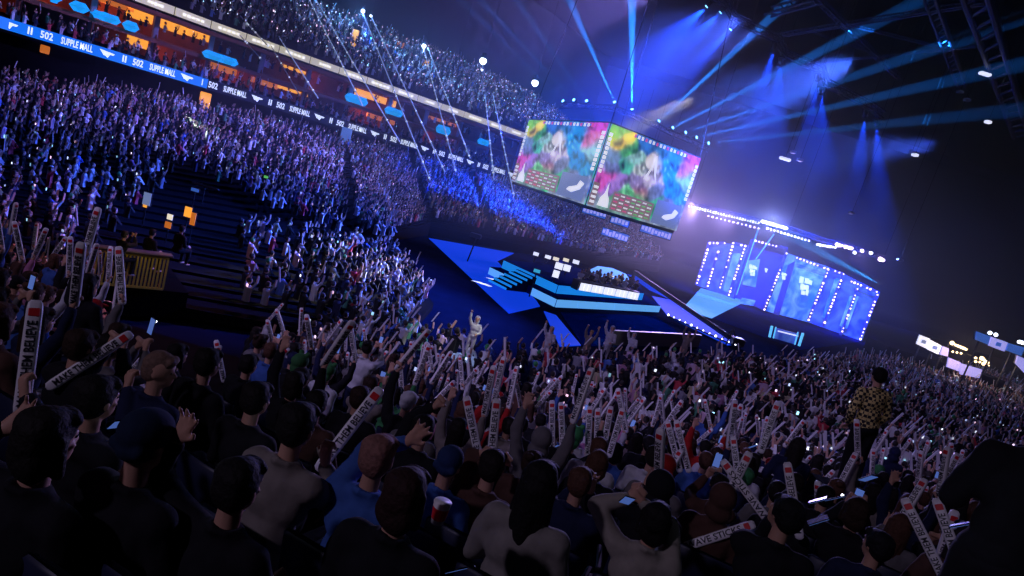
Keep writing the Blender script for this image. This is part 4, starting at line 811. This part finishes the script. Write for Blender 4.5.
HEROES = [
    # px, py, stand, hair, hair colour, top, label, right-hand px target, left-hand px target, fists, turn
    (86, 402, 0, 'short', (.006, .005, .005), BLK, 'big dark person in black at the left, head in shadow', (25, 395), None, (1, 1), 0),
    (228, 492, 0, 'short', (.006, .005, .006), BLK, 'person in black at the bottom left centre, back turned', None, (178, 440), (1, 0), 0),
    (290, 430, 0, 'short', (.006, .005, .006), BGE, 'broad-shouldered person in a beige sweater holding up a stick', (325, 462), None, (1, 0), 0),
    (398, 502, 0, 'bob', (.03, .012, .012), BLK, 'person with reddish dark hair low in the centre, left of the paper cup', None, None, (0, 0), 0),
    (537, 488, 0, 'long', (.006, .005, .006), (.26, .24, .22), 'person with long black hair over a pale jacket, bottom centre', None, None, (0, 0), 0),
    (655, 525, 0, 'bob', (.006, .005, .006), (.3, .27, .23), 'person with a dark bob and cream hooded jacket at bottom centre right', (640, 500), (632, 498), (1, 1), 0),
    (786, 520, 0, 'short', (.006, .006, .008), BLK, 'person in black holding two white sticks, bottom right centre', None, (772, 518), (1, 1), .5),
    (878, 550, 0, 'short', (.008, .008, .012), NVY, 'person with rounded dark hair at the bottom, right of the two-stick holder', None, None, (0, 0), .6),
    (722, 502, 0, 'hood', (.1, .04, .03), BRN, 'person in a brown hood between the pale jacket and the sticks', None, None, (0, 0), 0),
    (572, 440, 0, 'frog', (.06, .3, .1), BLK, 'person wearing a round green frog hat', (600, 430), None, (1, 0), 0),
    (325, 374, 0, 'frog', (.05, .2, .07), WHT, 'person in a pale blue and white shirt with a green hat', (318, 400), None, (1, 0), 0),
    (296, 366, 0, 'frog', (.04, .14, .05), BLK, 'person in dark clothes with a dim green hat, left of the white shirt', None, None, (1, 0), 0),
    (648, 446, 0, 'short', (.01, .008, .01), BLK, 'short-haired person before the brown hood, white panel at shoulder', None, None, (0, 0), .4),
    (627, 412, 0, 'cap', (.12, .16, .3), GRY, 'person with a blue-grey cap among the upright sticks', None, None, (0, 0), 0),
    (901, 472, 0, 'bob', (.06, .02, .02), WHT, 'person with reddish bob and white shirt holding a phone', (862, 478), (870, 484), (1, 1), -.3),
    (940, 470, 0, 'short', (.008, .006, .008), BLK, 'person in black between the two lettered sticks at right', None, None, (0, 0), 0),
    (952, 535, 0, 'short', (.006, .006, .008), BLK, 'person with black hair at the bottom right, stick at ear', None, (930, 540), (0, 1), 0),
    (1004, 500, 0, 'bob', (.006, .006, .008), WHT, 'person at the right border with a pale scarf-like collar', None, None, (0, 0), 0),
    (990, 430, 1, 'hood', (.01, .01, .01), BLK, 'tall black hooded figure added for the darkness at the right border', None, None, (0, 0), 0),
    (489, 470, 0, 'short', (.012, .008, .008), BRN, 'person in a brown jacket behind the pair of tall sticks', (484, 462), (500, 462), (1, 1), 0),
    (152, 372, 0, 'short', (.2, .12, .09), NVY, 'fair-haired person in profile with a stick beside the face', (128, 385), None, (1, 0), -1.0),
    (202, 365, 0, 'short', (.008, .006, .006), BLK, 'person in black standing out dark before the upright sticks', None, None, (0, 0), 0),
    (372, 462, 0, 'short', (.25, .12, .1), BLU, 'person in a bright blue top raising a bare arm', None, (408, 442), (0, 0), 0),
    (445, 468, 0, 'beanie', (.02, .04, .12), BLU, 'person in a blue jacket right of the raised arm', None, None, (0, 0), 0),
    (250, 402, 0, 'short', (.008, .006, .006), BLK, 'dark-haired person in black above the beige sweater', None, None, (0, 0), 0),
    (420, 432, 0, 'short', (.008, .006, .006), BLK, 'dark-haired person in black right of the slanted stick', None, (436, 406), (0, 1), 0),
    (540, 422, 0, 'short', (.008, .006, .006), BLK, 'person with black hair left of the green frog hat', None, None, (0, 0), 0),
    (840, 470, 0, 'short', (.008, .006, .006), NVY, 'person in navy holding a phone with a bright torch', (850, 490), None, (1, 0), 0),
    (742, 438, 0, 'short', (.05, .025, .02), BLK, 'person with brown hair among small flags and a stick', None, None, (0, 0), .5),
    (30, 445, 0, 'bob', (.008, .006, .006), BLK, 'person in black at the left edge with a pale raised hand', None, (5, 430), (0, 0), 0),
    (132, 448, 0, 'beanie', (.01, .02, .05), BLK, 'person with a dark blue cap left of the red-lit raised arm', None, None, (0, 0), 0),
]
def to_local(loc, rz, s, p): return Matrix.Rotation(-rz, 3, 'Z') @ (Vector(p) - loc) / s
nh = 0
for (px, py, stn, hr_, hc_, top, lab, rpx, lpx, fi, trn) in HEROES:
    loc, s = place(px, py, stn); rz = facing(loc); z = .45 if stn else 0
    dist = (loc + Vector((0, 0, 1.2)) - EYEV).length
    tg = []
    for q, sd in ((rpx, 1), (lpx, -1)):
        if q is None: tg.append(Vector((sd * .12, .28, .7 + z)))
        else: tg.append(to_local(loc, rz, s, world_px(*q, dist + .12)))
    bp = body_parts(tg[0], tg[1], bool(stn), (bool(fi[0]), bool(fi[1])), turn=trn)
    t = person(loc, rz, bp, hr_, top, BLK, lab, hc_, s, eyes=True, tilt=0); OCC.append((loc.x, loc.y)); nh += 1
    if hr_ == 'hood': t['label'] = lab
    SEATS.append((loc, rz))
# plaid man standing in the floor crowd
loc = P(882, 402, .9); rz = facing(loc); bp = body_parts((.22, .12, .95), (-.2, .1, .95), True, (True, True))
def plaid():
    m = mat('yellow_black_plaid', (.5, .4, .1), .9); nt = m.node_tree; N = nt.nodes; L = nt.links; tc = N.new('ShaderNodeTexCoord'); ck = N.new('ShaderNodeTexChecker'); ck.inputs['Scale'].default_value = 24
    ck.inputs['Color1'].default_value = (.75, .6, .22, 1); ck.inputs['Color2'].default_value = (.02, .018, .02, 1); L.new(tc.outputs['Object'], ck.inputs['Vector']); L.new(ck.outputs[0], N['Principled BSDF'].inputs['Base Color']); return m
bp['shirt'].materials.clear(); bp['shirt'].materials.append(plaid())
r_ = ray(893, 378); yy = 8.3; loc = Vector((r_.x / r_.y * yy, yy, EYE + r_.z / r_.y * yy - 1.72))
MB().box((0, 0, -.8), (.7, .7, 1.6)).build('riser', M['drape']).location = (loc.x, loc.y, loc.z)
bpy.data.objects['riser'].name = 'standing_box'; tag(bpy.data.objects['standing_box'], 'dark box the plaid-shirted man stands on', 'box')
person(loc, rz, bp, 'short', GRY, BLK, 'person in a yellow and black plaid shirt standing above the crowd', (.006, .005, .005), 1.0, tilt=-.1); OCC.append((loc.x, loc.y)); nh += 1
# sticks whose place the photo shows clearly: base px, top px
HS = [((24, 390), (36, 300), 'large white clapper stick held upright at the left edge'), ((72, 372), (132, 333), 'white clapper stick waved low over the dark head at left'), ((120, 383), (147, 353), 'short-looking stick beside the fair-haired profile'),
    ((16, 368), (2, 348), 'small bluish stick at the left border'), ((222, 371), (216, 340), 'stick leaning left above the dark-clothed person'), ((210, 372), (220, 345), 'stick behind the left-leaning one'), ((262, 372), (289, 348), 'stick slanting right toward the green hats'),
    ((322, 410), (322, 370), 'upright stick before the green-hatted white shirt'), ((324, 462), (381, 388), 'long blurred stick slanting right over the beige sweater'), ((403, 414), (400, 362), 'tall upright stick at picture centre left'), ((432, 404), (455, 381), 'short slanting stick right of the tall one'),
    ((480, 462), (466, 396), 'clear lettered stick with red tab leaning left'), ((490, 470), (497, 398), 'tall stick leaning right beside the lettered one'), ((757, 506), (722, 460), 'lettered stick leaning left over the brown hood', 1), ((690, 545), (755, 524), 'stick held almost level at the bottom', 1),
    ((792, 492), (787, 462), 'stick with red tab behind the dark round head'), ((924, 538), (904, 498), 'lettered stick crossing the white shirt at right'), ((946, 526), (936, 498), 'stick with red tab right of the white shirt'), ((765, 440), (778, 402), 'slim stick with ladder-like lettering at right of centre'),
    ((552, 432), (552, 400), 'left stick of the pair at centre'), ((562, 430), (561, 402), 'right stick of the pair at centre'), ((588, 444), (590, 406), 'left stick of the group right of the frog hat'), ((597, 444), (598, 408), 'second stick of the group right of the frog hat'), ((604, 446), (611, 406), 'third stick of the group right of the frog hat'), ((612, 446), (623, 408), 'rightmost stick of the group right of the frog hat'),
    ((672, 440), (667, 420), 'left red-tabbed stick behind the short-haired person'), ((681, 440), (676, 420), 'right red-tabbed stick behind the short-haired person'), ((735, 452), (733, 436), 'white and red flag-like stick end'), ((745, 462), (750, 452), 'small red and white stick end')]
for h in HS:
    a, b, lb = h[:3]; L = math.dist(a, b); d = min(max(.6 * FPX / max(L, 22), 3.0), 13)
    if L < 60: d = 5.8 if b[1] > 440 else 7.6 if b[1] > 392 else 9.5
    top = world_px(*b, d); base = world_px(*a, d); base = top + (base - top).normalized() * .6; stick(base, top, lb, tb_ if len(h) > 3 else None)
# paper cup, phones of the foreground
cp = thing('paper_cup', world_px(440, 512, 3.1), 'white paper cup with a red print low in the centre', 'cup')
MB().tube((0, 0, -.055), (0, 0, .055), .03, .043, 20).build('cup', M['cup'], cp, True); MB().tube((0, 0, -.03), (0, 0, .03), .0345, .0405, 20, cap=False).build('print', M['red'], cp, True)
for (x, y, d, rz, lb, tor) in ((150, 417, 3.4, .2, 'glaring white phone held low by the dark person', True), (117, 424, 3.2, .5, 'blue-lit phone at left below the fair profile', False), (268, 443, 4.2, .2, 'phone with bright torch left of the beige sweater', True), (627, 500, 3.1, -.4, 'bright phone lighting the face of the cream jacket', False),
    (835, 498, 4.0, .3, 'phone with white torch at the right', True), (818, 500, 4.0, .6, 'cyan-lit phone left of the torch', False), (128, 550, 2.6, .2, 'blue glowing phone at the bottom left', False), (456, 570, 2.8, .3, 'bright blue phone at the bottom edge', False), (868, 478, 4.2, -.2, 'dim phone held up by the reddish bob', False),
    (963, 524, 3.4, .4, 'small violet phone light at right', True), (518, 447, 6, 0, 'blue phone left of the green frog hat', False), (556, 446, 7, .2, 'phone glow beside the frog hat', False), (990, 479, 4.6, 0, 'white torch point near the right border', True), (753, 446, 7, .1, 'white phone torch among the flags', True), (818, 520, 3.6, .9, 'deep blue phone below the cyan one', False)):
    t = phone(world_px(x, y, d * 1.15), rz + .4, .8, lb, torch=tor); t.scale = (.8,) * 3
    if tor: point(world_px(x, y, d - .06), (.6, .7, 1), .25, .02, 'torch_light')
# dark areas of the stands seen without people (aisles, the booth, the gangway; the third is shade under the ribbon), in picture outline
EMPTY = [[(92, 238), (125, 205), (150, 182), (185, 168), (235, 172), (262, 190), (240, 215), (247, 300), (228, 335), (190, 310), (165, 300), (100, 286)],
    [(150, 158), (200, 160), (262, 190), (330, 217), (400, 226), (440, 266), (560, 345), (472, 338), (440, 300), (395, 236), (330, 226), (262, 214), (205, 195)],
    [(0, 30), (60, 48), (100, 78), (90, 84), (0, 62)], [(342, 150), (352, 150), (360, 222), (346, 222)], [(405, 142), (414, 150), (446, 236), (432, 236)], [(468, 168), (477, 172), (502, 240), (492, 240)], [(205, 100), (214, 100), (262, 152), (250, 152)]]
def vacant(q): return any(inpoly(q, e) for e in EMPTY)
cand = []
for k in range(NST):                   # rows of the near terrace
    y = 17 - STEP_D * (k + .45)
    if y < 2.6: continue
    x = -13 + rr(0, .3)
    while x < 34:
        cand.append((x, y + .35 * max(x, 0) + rr(-.06, .06), STEP_H * (k + 1), 'near')); x += .58 + rr(0, .06)
y = 17.5
while y < 78:                          # floor seats
    x = -6 + rr(0, .3); 
    while x < 78:
        cand.append((x, y, 0.0, 'floor')) if y - .35 * max(x, 0) > 17.3 else None; x += .58 + rr(0, .12)
    y += .9
for r_ in range(ROWS):                 # side stand
    s = 0.0; t_ = (r_ + .5) / ROWS
    while s < len(Fl) - 1.001:
        p = strip(s, t_); q = strip(min(s + .05, len(Fl) - 1.001), t_); step = max((q - p).length / .05, .5); cand.append((p.x, p.y, p.z, 'side')); s += (.56 + rr(0, .08)) / step
EDGE = [P(500, 337, 1.2), P(600, 347, 1.2), P(760, 352, 1.2), P(900, 356, 1.2), P(1040, 378, 1.2)]
def beyond(x, y):                      # is a floor place past the front edge of the floor crowd?
    for a, b in zip(EDGE, EDGE[1:]):
        if a.x <= x <= b.x: return y > a.y + (b.y - a.y) * (x - a.x) / (b.x - a.x)
    return y > EDGE[0].y if x < EDGE[0].x else y > EDGE[-1].y
seen = []
for x, y, z, zn in cand:
    hp_ = pix((x, y, z + 1.2))
    if hp_[2] < 1 or not (-14 < hp_[0] < 1038 and 20 < hp_[1] < 596): continue
    if zn == 'floor' and beyond(x, y): continue
    if zn != 'near' and vacant(hp_[:2]): continue
    if zn == 'near' and (inpoly(hp_[:2], EMPTY[0]) or inpoly((hp_[0], hp_[1] - 22), EMPTY[0]) or inpoly((hp_[0], hp_[1] - 44), EMPTY[0])): continue
    if rnd() < .05: continue
    if any((x - a) ** 2 + (y - b) ** 2 < .3 for a, b in OCC): continue
    seen.append((math.hypot(x, y, z - EYE), x, y, z, zn, hp_))
seen.sort()
NIND = 298 - nh
tops = [BLK] * 9 + [NVY] * 4 + [GRY] * 3 + [WHT] * 4 + [BRN, BGE, BLU, BLU, REDC, GRN, PNK]
poses = ['lap'] * 10 + ['right_up'] * 4 + ['left_up'] * 2 + ['both_up'] * 2 + ['phone'] * 2 + ['clap'] * 2
PT = {'lap': 'watching', 'right_up': 'with the right arm up', 'left_up': 'with the left arm up', 'both_up': 'with both arms up', 'phone': 'holding up a phone', 'clap': 'clapping'}
def zone(px, py):
    col = ['at the left border', 'left of the camera booth', 'below the camera booth', 'right of the booth', 'below the side stand gangway', 'below the blue floor wedge', 'left of the stage corner', 'below the stage corner', 'before the grey set wall', 'below the camera crane', 'below the blue light gate', 'left of the plaid shirt', 'right of the plaid shirt', 'below the casters stage', 'at the right border']
    c = col[min(max(int(px / 1024 * 15), 0), 14)]
    return c + ', ' + ('high up' if py < 300 else 'far row' if py < 360 else 'middle row' if py < 410 else 'near row' if py < 470 else 'nearest row')
used = {}
people_pts = []
for d, x, y, z, zn, hp_ in seen[:NIND]:
    pose = random.choice(poses); stn = rnd() < .06 and y > 6; top = random.choice(tops if x < 2 else tops + [BLK] * 8 + [NVY] * 3)
    if y < 5 and pose in ('both_up', 'right_up', 'left_up') and rnd() < .8: pose = 'lap'
    if y < 6: top = random.choice((BLK, BLK, NVY, BLK, BRN, GRY))
    hr_ = random.choice(['short'] * 5 + ['bob'] * 3 + ['long'] * 3 + ['bun', 'cap', 'beanie', 'hood']); hcol = random.choice(hairsC)
    if hr_ in ('cap', 'beanie'): hcol = random.choice((BLK, NVY, WHT, REDC, GRN))
    bp = proto((stn, pose)); rz = facing((x, y)) + rr(-.25, .25)
    if zn == 'side': rz = facing((x, y)) + rr(-.3, .3)
    lb = '%s person%s in %s with %s, %s, %s' % ('standing' if stn else 'seated', '', CN[top], HNAME[hr_], PT[pose], zone(hp_[0], hp_[1]))
    while len(lb.split()) > 16: lb = lb.replace('short dark hair', 'short hair').replace(' person in ', ' fan in ') if 'short dark hair' in lb else ' '.join(lb.replace('with the ', '').split()[:16])
    t = person((x, y, z), rz, bp, hr_, top, random.choice((BLK, NVY, BLK)), lb, hcol, rr(.93, 1.04), eyes=d < 9); used.setdefault(lb, []).append(t)
    if d < 9: SEATS.append((Vector((x, y, z)), rz))
    if NSTICK < 170 and (d > 6 or rnd() < .3) and (pose in ('right_up', 'both_up', 'left_up', 'clap') or (pose == 'lap' and rnd() < .25)):
        bpy.context.view_layer.update() if False else None
        i = 1 if pose == 'left_up' else 0; w, dr = bp['wr'][i]; s = t.scale[0]; mt_ = Matrix.Translation((x, y, z)) @ Matrix.Rotation(rz, 4, 'Z') @ Matrix.Scale(s, 4)
        b = mt_ @ (w + dr * .05); up = Vector((rr(-.6, .5), rr(-.3, .4), 1)).normalized()
        if pose == 'lap': b = b + Vector((0, 0, .15))
        stick(b - up * .06, b + up * .54, 'white lettered stick held by the fan in %s, %s' % (CN[top], zone(*hp_[:2])), None, 'clapper sticks in the crowd', roll=rr(-.7, .7), scale=1.0)
    elif pose == 'phone' and NPH < 55 and d > 6:
        w = (bp['wr'][0][0] + bp['wr'][1][0]) / 2; mt_ = Matrix.Translation((x, y, z)) @ Matrix.Rotation(rz, 4, 'Z'); phone(mt_ @ (w + Vector((0, .03, .12))), rz, -.1, 'lit phone held up by the fan in %s, %s' % (CN[top], zone(*hp_[:2])), 'lit phones in the crowd', torch=rnd() < .3)
for lb, ts in used.items():
    if len(ts) > 1:
        for t in ts: t['group'] = 'people %s' % lb.split(', ')[-2]
for nm in ('clapper_stick', 'phone'):
    pass
# seats under the nearest people
seat_pan = MB().box((0, .02, .42), (.46, .44, .07), bev=.02).mesh('seat_pan', M['seat'], True); seat_back = MB().box((0, -.25, .66), (.46, .05, .5), Z=(0, -.12, 1), bev=.02).mesh('backrest', M['seat'], True)
seat_arm = MB().box((0, 0, .6), (.045, .34, .04), bev=.01).mesh('armrest', M['black']); seat_leg = MB().box((0, -.05, .2), (.05, .3, .4), bev=.01).mesh('leg', M['black'])
for k, (loc, rz) in enumerate(SEATS):
    h_ = pix(loc + Vector((0, 0, .8))); t = thing('folding_seat', loc, 'navy folding seat %s' % zone(h_[0], h_[1] if h_[1] < 576 else 570), 'seat', 'folding seats in the near rows', rz)
    link(seat_pan, 'seat_pan', t); link(seat_back, 'backrest', t)
    for s in (-1, 1): a = link(seat_arm, 'armrest', t); a.location.x = s * .255; a = link(seat_leg, 'leg', t); a.location.x = s * .2
# ---- the rest of the crowd, too many to count: one object
def simple(kind):
    m = MB(); parts = []
    def seg(n0, code): parts.append((n0, len(m.v), code))
    n0 = 0
    n = 6; rings = [(.46, .17, .12), (.75, .16, .11), (.98, .2, .11), (1.06, .06, .06)]
    vs = [(a * math.cos(2 * PI * i / n), b * math.sin(2 * PI * i / n), z) for z, a, b in rings for i in range(n)]; m.add(vs, [(k * n + i, k * n + (i + 1) % n, (k + 1) * n + (i + 1) % n, (k + 1) * n + i) for k in range(3) for i in range(n)]); seg(n0, 0); n0 = len(m.v)
    m.ball((0, .015, 1.2), (.082, .09, .115), 6, 4); seg(n0, 1); n0 = len(m.v)
    m.ball((0, -.02, 1.235), (.092, .1, .11), 6, 4); seg(n0, 2); n0 = len(m.v)
    arms = {0: [], 1: [1], 2: [-1, 1], 3: [-1]}[kind % 4]
    for s in arms:
        m.tube((s * .19, 0, .98), (s * .27, .1, 1.2), .055, .045, 4); seg(n0, 0); n0 = len(m.v)
        m.tube((s * .27, .1, 1.2), (s * .2, .16, 1.45), .042, .035, 4); seg(n0, 1); n0 = len(m.v)
    for s in [q for q in (-1, 1) if q not in arms]:
        m.tube((s * .19, 0, .98), (s * .2, .2, .75), .055, .04, 4); seg(n0, 0); n0 = len(m.v)
    if kind >= 4:
        s = arms[0] if arms else 1
        m.box((s * .2 + rr(-.08, .1), .17, 1.68), (.065, .03, .52), Vector((1, 0, rr(-.5, .5))).normalized(), (0, 1, 0), Vector((-rr(-.5, .5), 0, 1)).normalized()); seg(n0, 3); n0 = len(m.v)
    V = np.array(m.v, np.float32); code = np.zeros(len(V), int)
    for a, b, c in parts: code[a:b] = c
    return V, m.f, code
TPL = [simple(k) for k in (0, 1, 2, 3, 5, 6, 7, 5)]
rest = [(x, y, z, zn) for d, x, y, z, zn, hp_ in seen[NIND:]]
for k in range(NU):                    # upper tier
    ln = offs(RP, .4 + 18.6 * (k + .5) / NU); z = 12.8 + 7.6 * k / NU; s = rr(0, .5); Ls = sum((b - a).length for a, b in zip(ln, ln[1:]))
    while s < Ls - 20:
        p, t_ = along(ln, s); s += .62 + rr(0, .25); h_ = pix((p.x, p.y, z + 1.2))
        if -5 < h_[0] < 640 and h_[1] > -6 and rnd() < .85: rest.append((p.x, p.y, z, 'upper'))
for k, (off, z, pr) in enumerate(((.5, 7.45, .9), (1.3, 7.75, .9), (2.1, 8.05, .7), (2.6, 10.25, .75), (3.6, 10.25, .4))):      # club and box seats
    ln = offs(RP, off); s = 0
    while s < TOTAL - 25:
        p, t_ = along(ln, s); s += .6 + rr(0, .3)
        if rnd() < pr: rest.append((p.x, p.y, z, 'club'))
Vs, Cs, Fs, Mi = [], [], [], []; base = 0
rs = np.random.RandomState(3)
TOPC = np.array([(.008, .008, .012)] * 15 + [(.015, .02, .08)] * 4 + [(.9, .9, .95)] * 6 + [(.3, .3, .36), (.3, .3, .36), (.6, .05, .08), (.12, .25, .7), (.5, .25, .4), (.55, .5, .3), (.1, .35, .2), (.85, .6, .75)])
cube = MB().box((0, 0, 0), (1, 1, 1)); CV = np.array(cube.v, np.float32)
for x, y, z, zn in rest:
    k = rs.choice(len(TPL), p=(.5, .09, .05, .08, .08, .06, .06, .08) if zn in ('near', 'floor') else (.55, .15, .1, .1, .03, .02, .02, .03)); V, F, code = TPL[k]
    a = facing((x, y)) + rs.uniform(-.35, .35); s = rs.uniform(.92, 1.06) * (1.0 if rs.rand() > .07 or zn != 'floor' else 1.25); c_, s_ = math.cos(a), math.sin(a); Rm = np.array([[c_, s_, 0], [-s_, c_, 0], [0, 0, 1]], np.float32)
    Vs.append((V * s) @ Rm + np.array((x, y, z), np.float32)); tc_ = TOPC[rs.randint(len(TOPC))] * rs.uniform(.7, 1.1); sk_ = np.array((.6, .34, .25)) * rs.uniform(.7, 1.15); hc_ = np.array((.02, .015, .015)) * rs.uniform(.5, 2.5)
    if rs.rand() < .04: hc_ = np.array((.05, .3, .1))
    Cs.append(np.array([tc_, sk_, hc_, (.75, .73, .8)])[code]); Fs += [tuple(i + base for i in f) for f in F]; Mi += [0] * len(F); base += len(V)
    pg = {'near': .16, 'floor': .16, 'side': .22, 'upper': .6, 'club': .1}[zn]
    if rs.rand() < pg:  # glowing boxes: phone lights, and more added as sparkle over the crowd
        far = math.hypot(x, y) / 60; w = rs.uniform(.5, 1.0) * (.1 if zn != 'upper' else .12); hh = w * rs.uniform(.8, 1.6)
        Vs.append((CV * np.array((w, .02, hh), np.float32)) @ Rm + np.array((x, y, z), np.float32) + np.array((rs.uniform(-.15, .15), -.15 if zn != 'near' else .3, rs.uniform(.95, 1.45)), np.float32))
        g = np.array([(.8, .85, 1), (.9, .7, 1), (.5, .6, 1), (1, .6, .8), (.4, .8, 1)][rs.randint(5)]) * rs.uniform(.25, 1.0) * (1.3 if zn == 'upper' else .8)
        Cs.append(np.repeat(g[None], 8, 0)); Fs += [tuple(i + base for i in f) for f in cube.f]; Mi += [1] * 6; base += 8
V = np.concatenate(Vs); Cc = np.concatenate(Cs); me = bpy.data.meshes.new('crowd'); me.from_pydata(V.tolist(), [], Fs); me.materials.append(M['crowd']); me.materials.append(M['glow']); me.polygons.foreach_set('material_index', Mi)
ca = me.color_attributes.new('Col', 'FLOAT_COLOR', 'POINT'); ca.data.foreach_set('color', np.concatenate([Cc, np.ones((len(Cc), 1))], 1).astype(np.float32).ravel())
o = link(me, 'crowd'); tag(o, 'countless far spectators filling the floor and the stands, with phone lights and added sparkle', 'crowd', kind='stuff')
print('CROWD', len(rest), 'verts', base, 'seen', len(seen), 'dist of last individual', seen[NIND][0], 'sticks', NSTICK, 'phones', NPH)
r_ = ray(1066, 420); loc = Vector((r_.x / r_.y * 2.7, 2.7, EYE + r_.z / r_.y * 2.7 - 1.7)); sb_ = MB().box((0, 0, -.45), (.7, .7, .9)).build('standing_box', M['drape']); sb_.location = loc; tag(sb_, 'low dark box under the added black figure at the right border', 'box')
person(loc, facing(loc), proto((True, 'lap')), 'hood', BLK, BLK, 'big black hooded figure added for the darkness at the right picture border', (.005, .005, .005), 1.0)  # figure added to fill the darkness at the right edge
for px_, py_, lb, ps in ((122, 238, 'camera operator in black left of the booth lamps', 'phone'), (150, 236, 'camera operator sitting in the middle of the dark booth', 'lap'), (180, 232, 'camera operator beside the orange booth monitor', 'lap')):
    q = P(px_, py_, 2.6); person((q.x, q.y, 1.45), facing(q) + .3, proto((False, ps)), 'short', BLK, BLK, lb, (.01, .01, .01), 1.0)
# people at work on the stage
for k in range(16):
    px_, py_ = 577 + k * 3.7, 277 + k * 1.0 + (k % 3) * 3.2 - 2; loc = P(px_, 287.5 + (px_ - 578) * .17 - (k % 3) * 2.2, 1.3); bp = proto((False, ('clap', 'lap', 'phone')[k % 3]))
    person(loc, facing(loc, (0, 0)), bp, ('short', 'bob', 'long')[k % 3], (WHT, GRY, BGE, BLK)[k % 4], BLK, 'small pale-lit person on stage behind the white desks', hairsC[k % 4], 1.0, 'people behind the white desks')
for px_, py_, lb, cl, sc in ((605, 350, 'white-clad person with one arm high at the stage front', WHT, 1.0), (545, 349, 'small white-clad person left of the stage corner', WHT, .9), (682, 352, 'pale-lit person with a round head before the grey set wall', BGE, 1.0), (585, 351, 'pale performer with crossed raised arms', BGE, .9), (628, 352, 'person in white right of the arm-raiser', WHT, .9)):
    loc = P(px_, py_ + 2, .9); loc.z = .2; person(loc, facing(loc, (0, 0)), proto((True, 'both_up' if cl is BGE else 'right_up')), 'hood' if cl is WHT else 'short', cl, cl, lb, (.3, .2, .1), sc * 1.1)
ms = P(468, 352, 1.0); t = person(ms, facing(ms, (0, 0)), proto((True, 'right_up')), 'hood', WHT, WHT, 'white-costumed figure standing on a round platform below the gangway', scale=.9); t.location.z = .75
tb = thing('round_platform', (ms.x, ms.y, 0), 'round blue-white platform under the white-costumed figure', 'platform'); MB().tube((0, 0, 0), (0, 0, .67), .5, n=24).build('base', M['steel'], tb); MB().tube((0, 0, .67), (0, 0, .75), .55, n=24).build('top', M['s_grey'], tb)
spot(ms + Vector((4, -3, 9)), ms + Vector((0, 0, 2)), (1, 1, .95), 2500, 14, .5, .1)
spot(P(610, 345, 0) + Vector((2, -2, 10)), P(610, 347, 0) + Vector((0, 0, 1)), (1, .98, .85), 1200, 14, .6, .1)
spot(P(605, 285, 1.3) + Vector((0, -8, 9)), P(605, 285, 1.3), (1, .85, .75), 3500, 17, .6, .1)
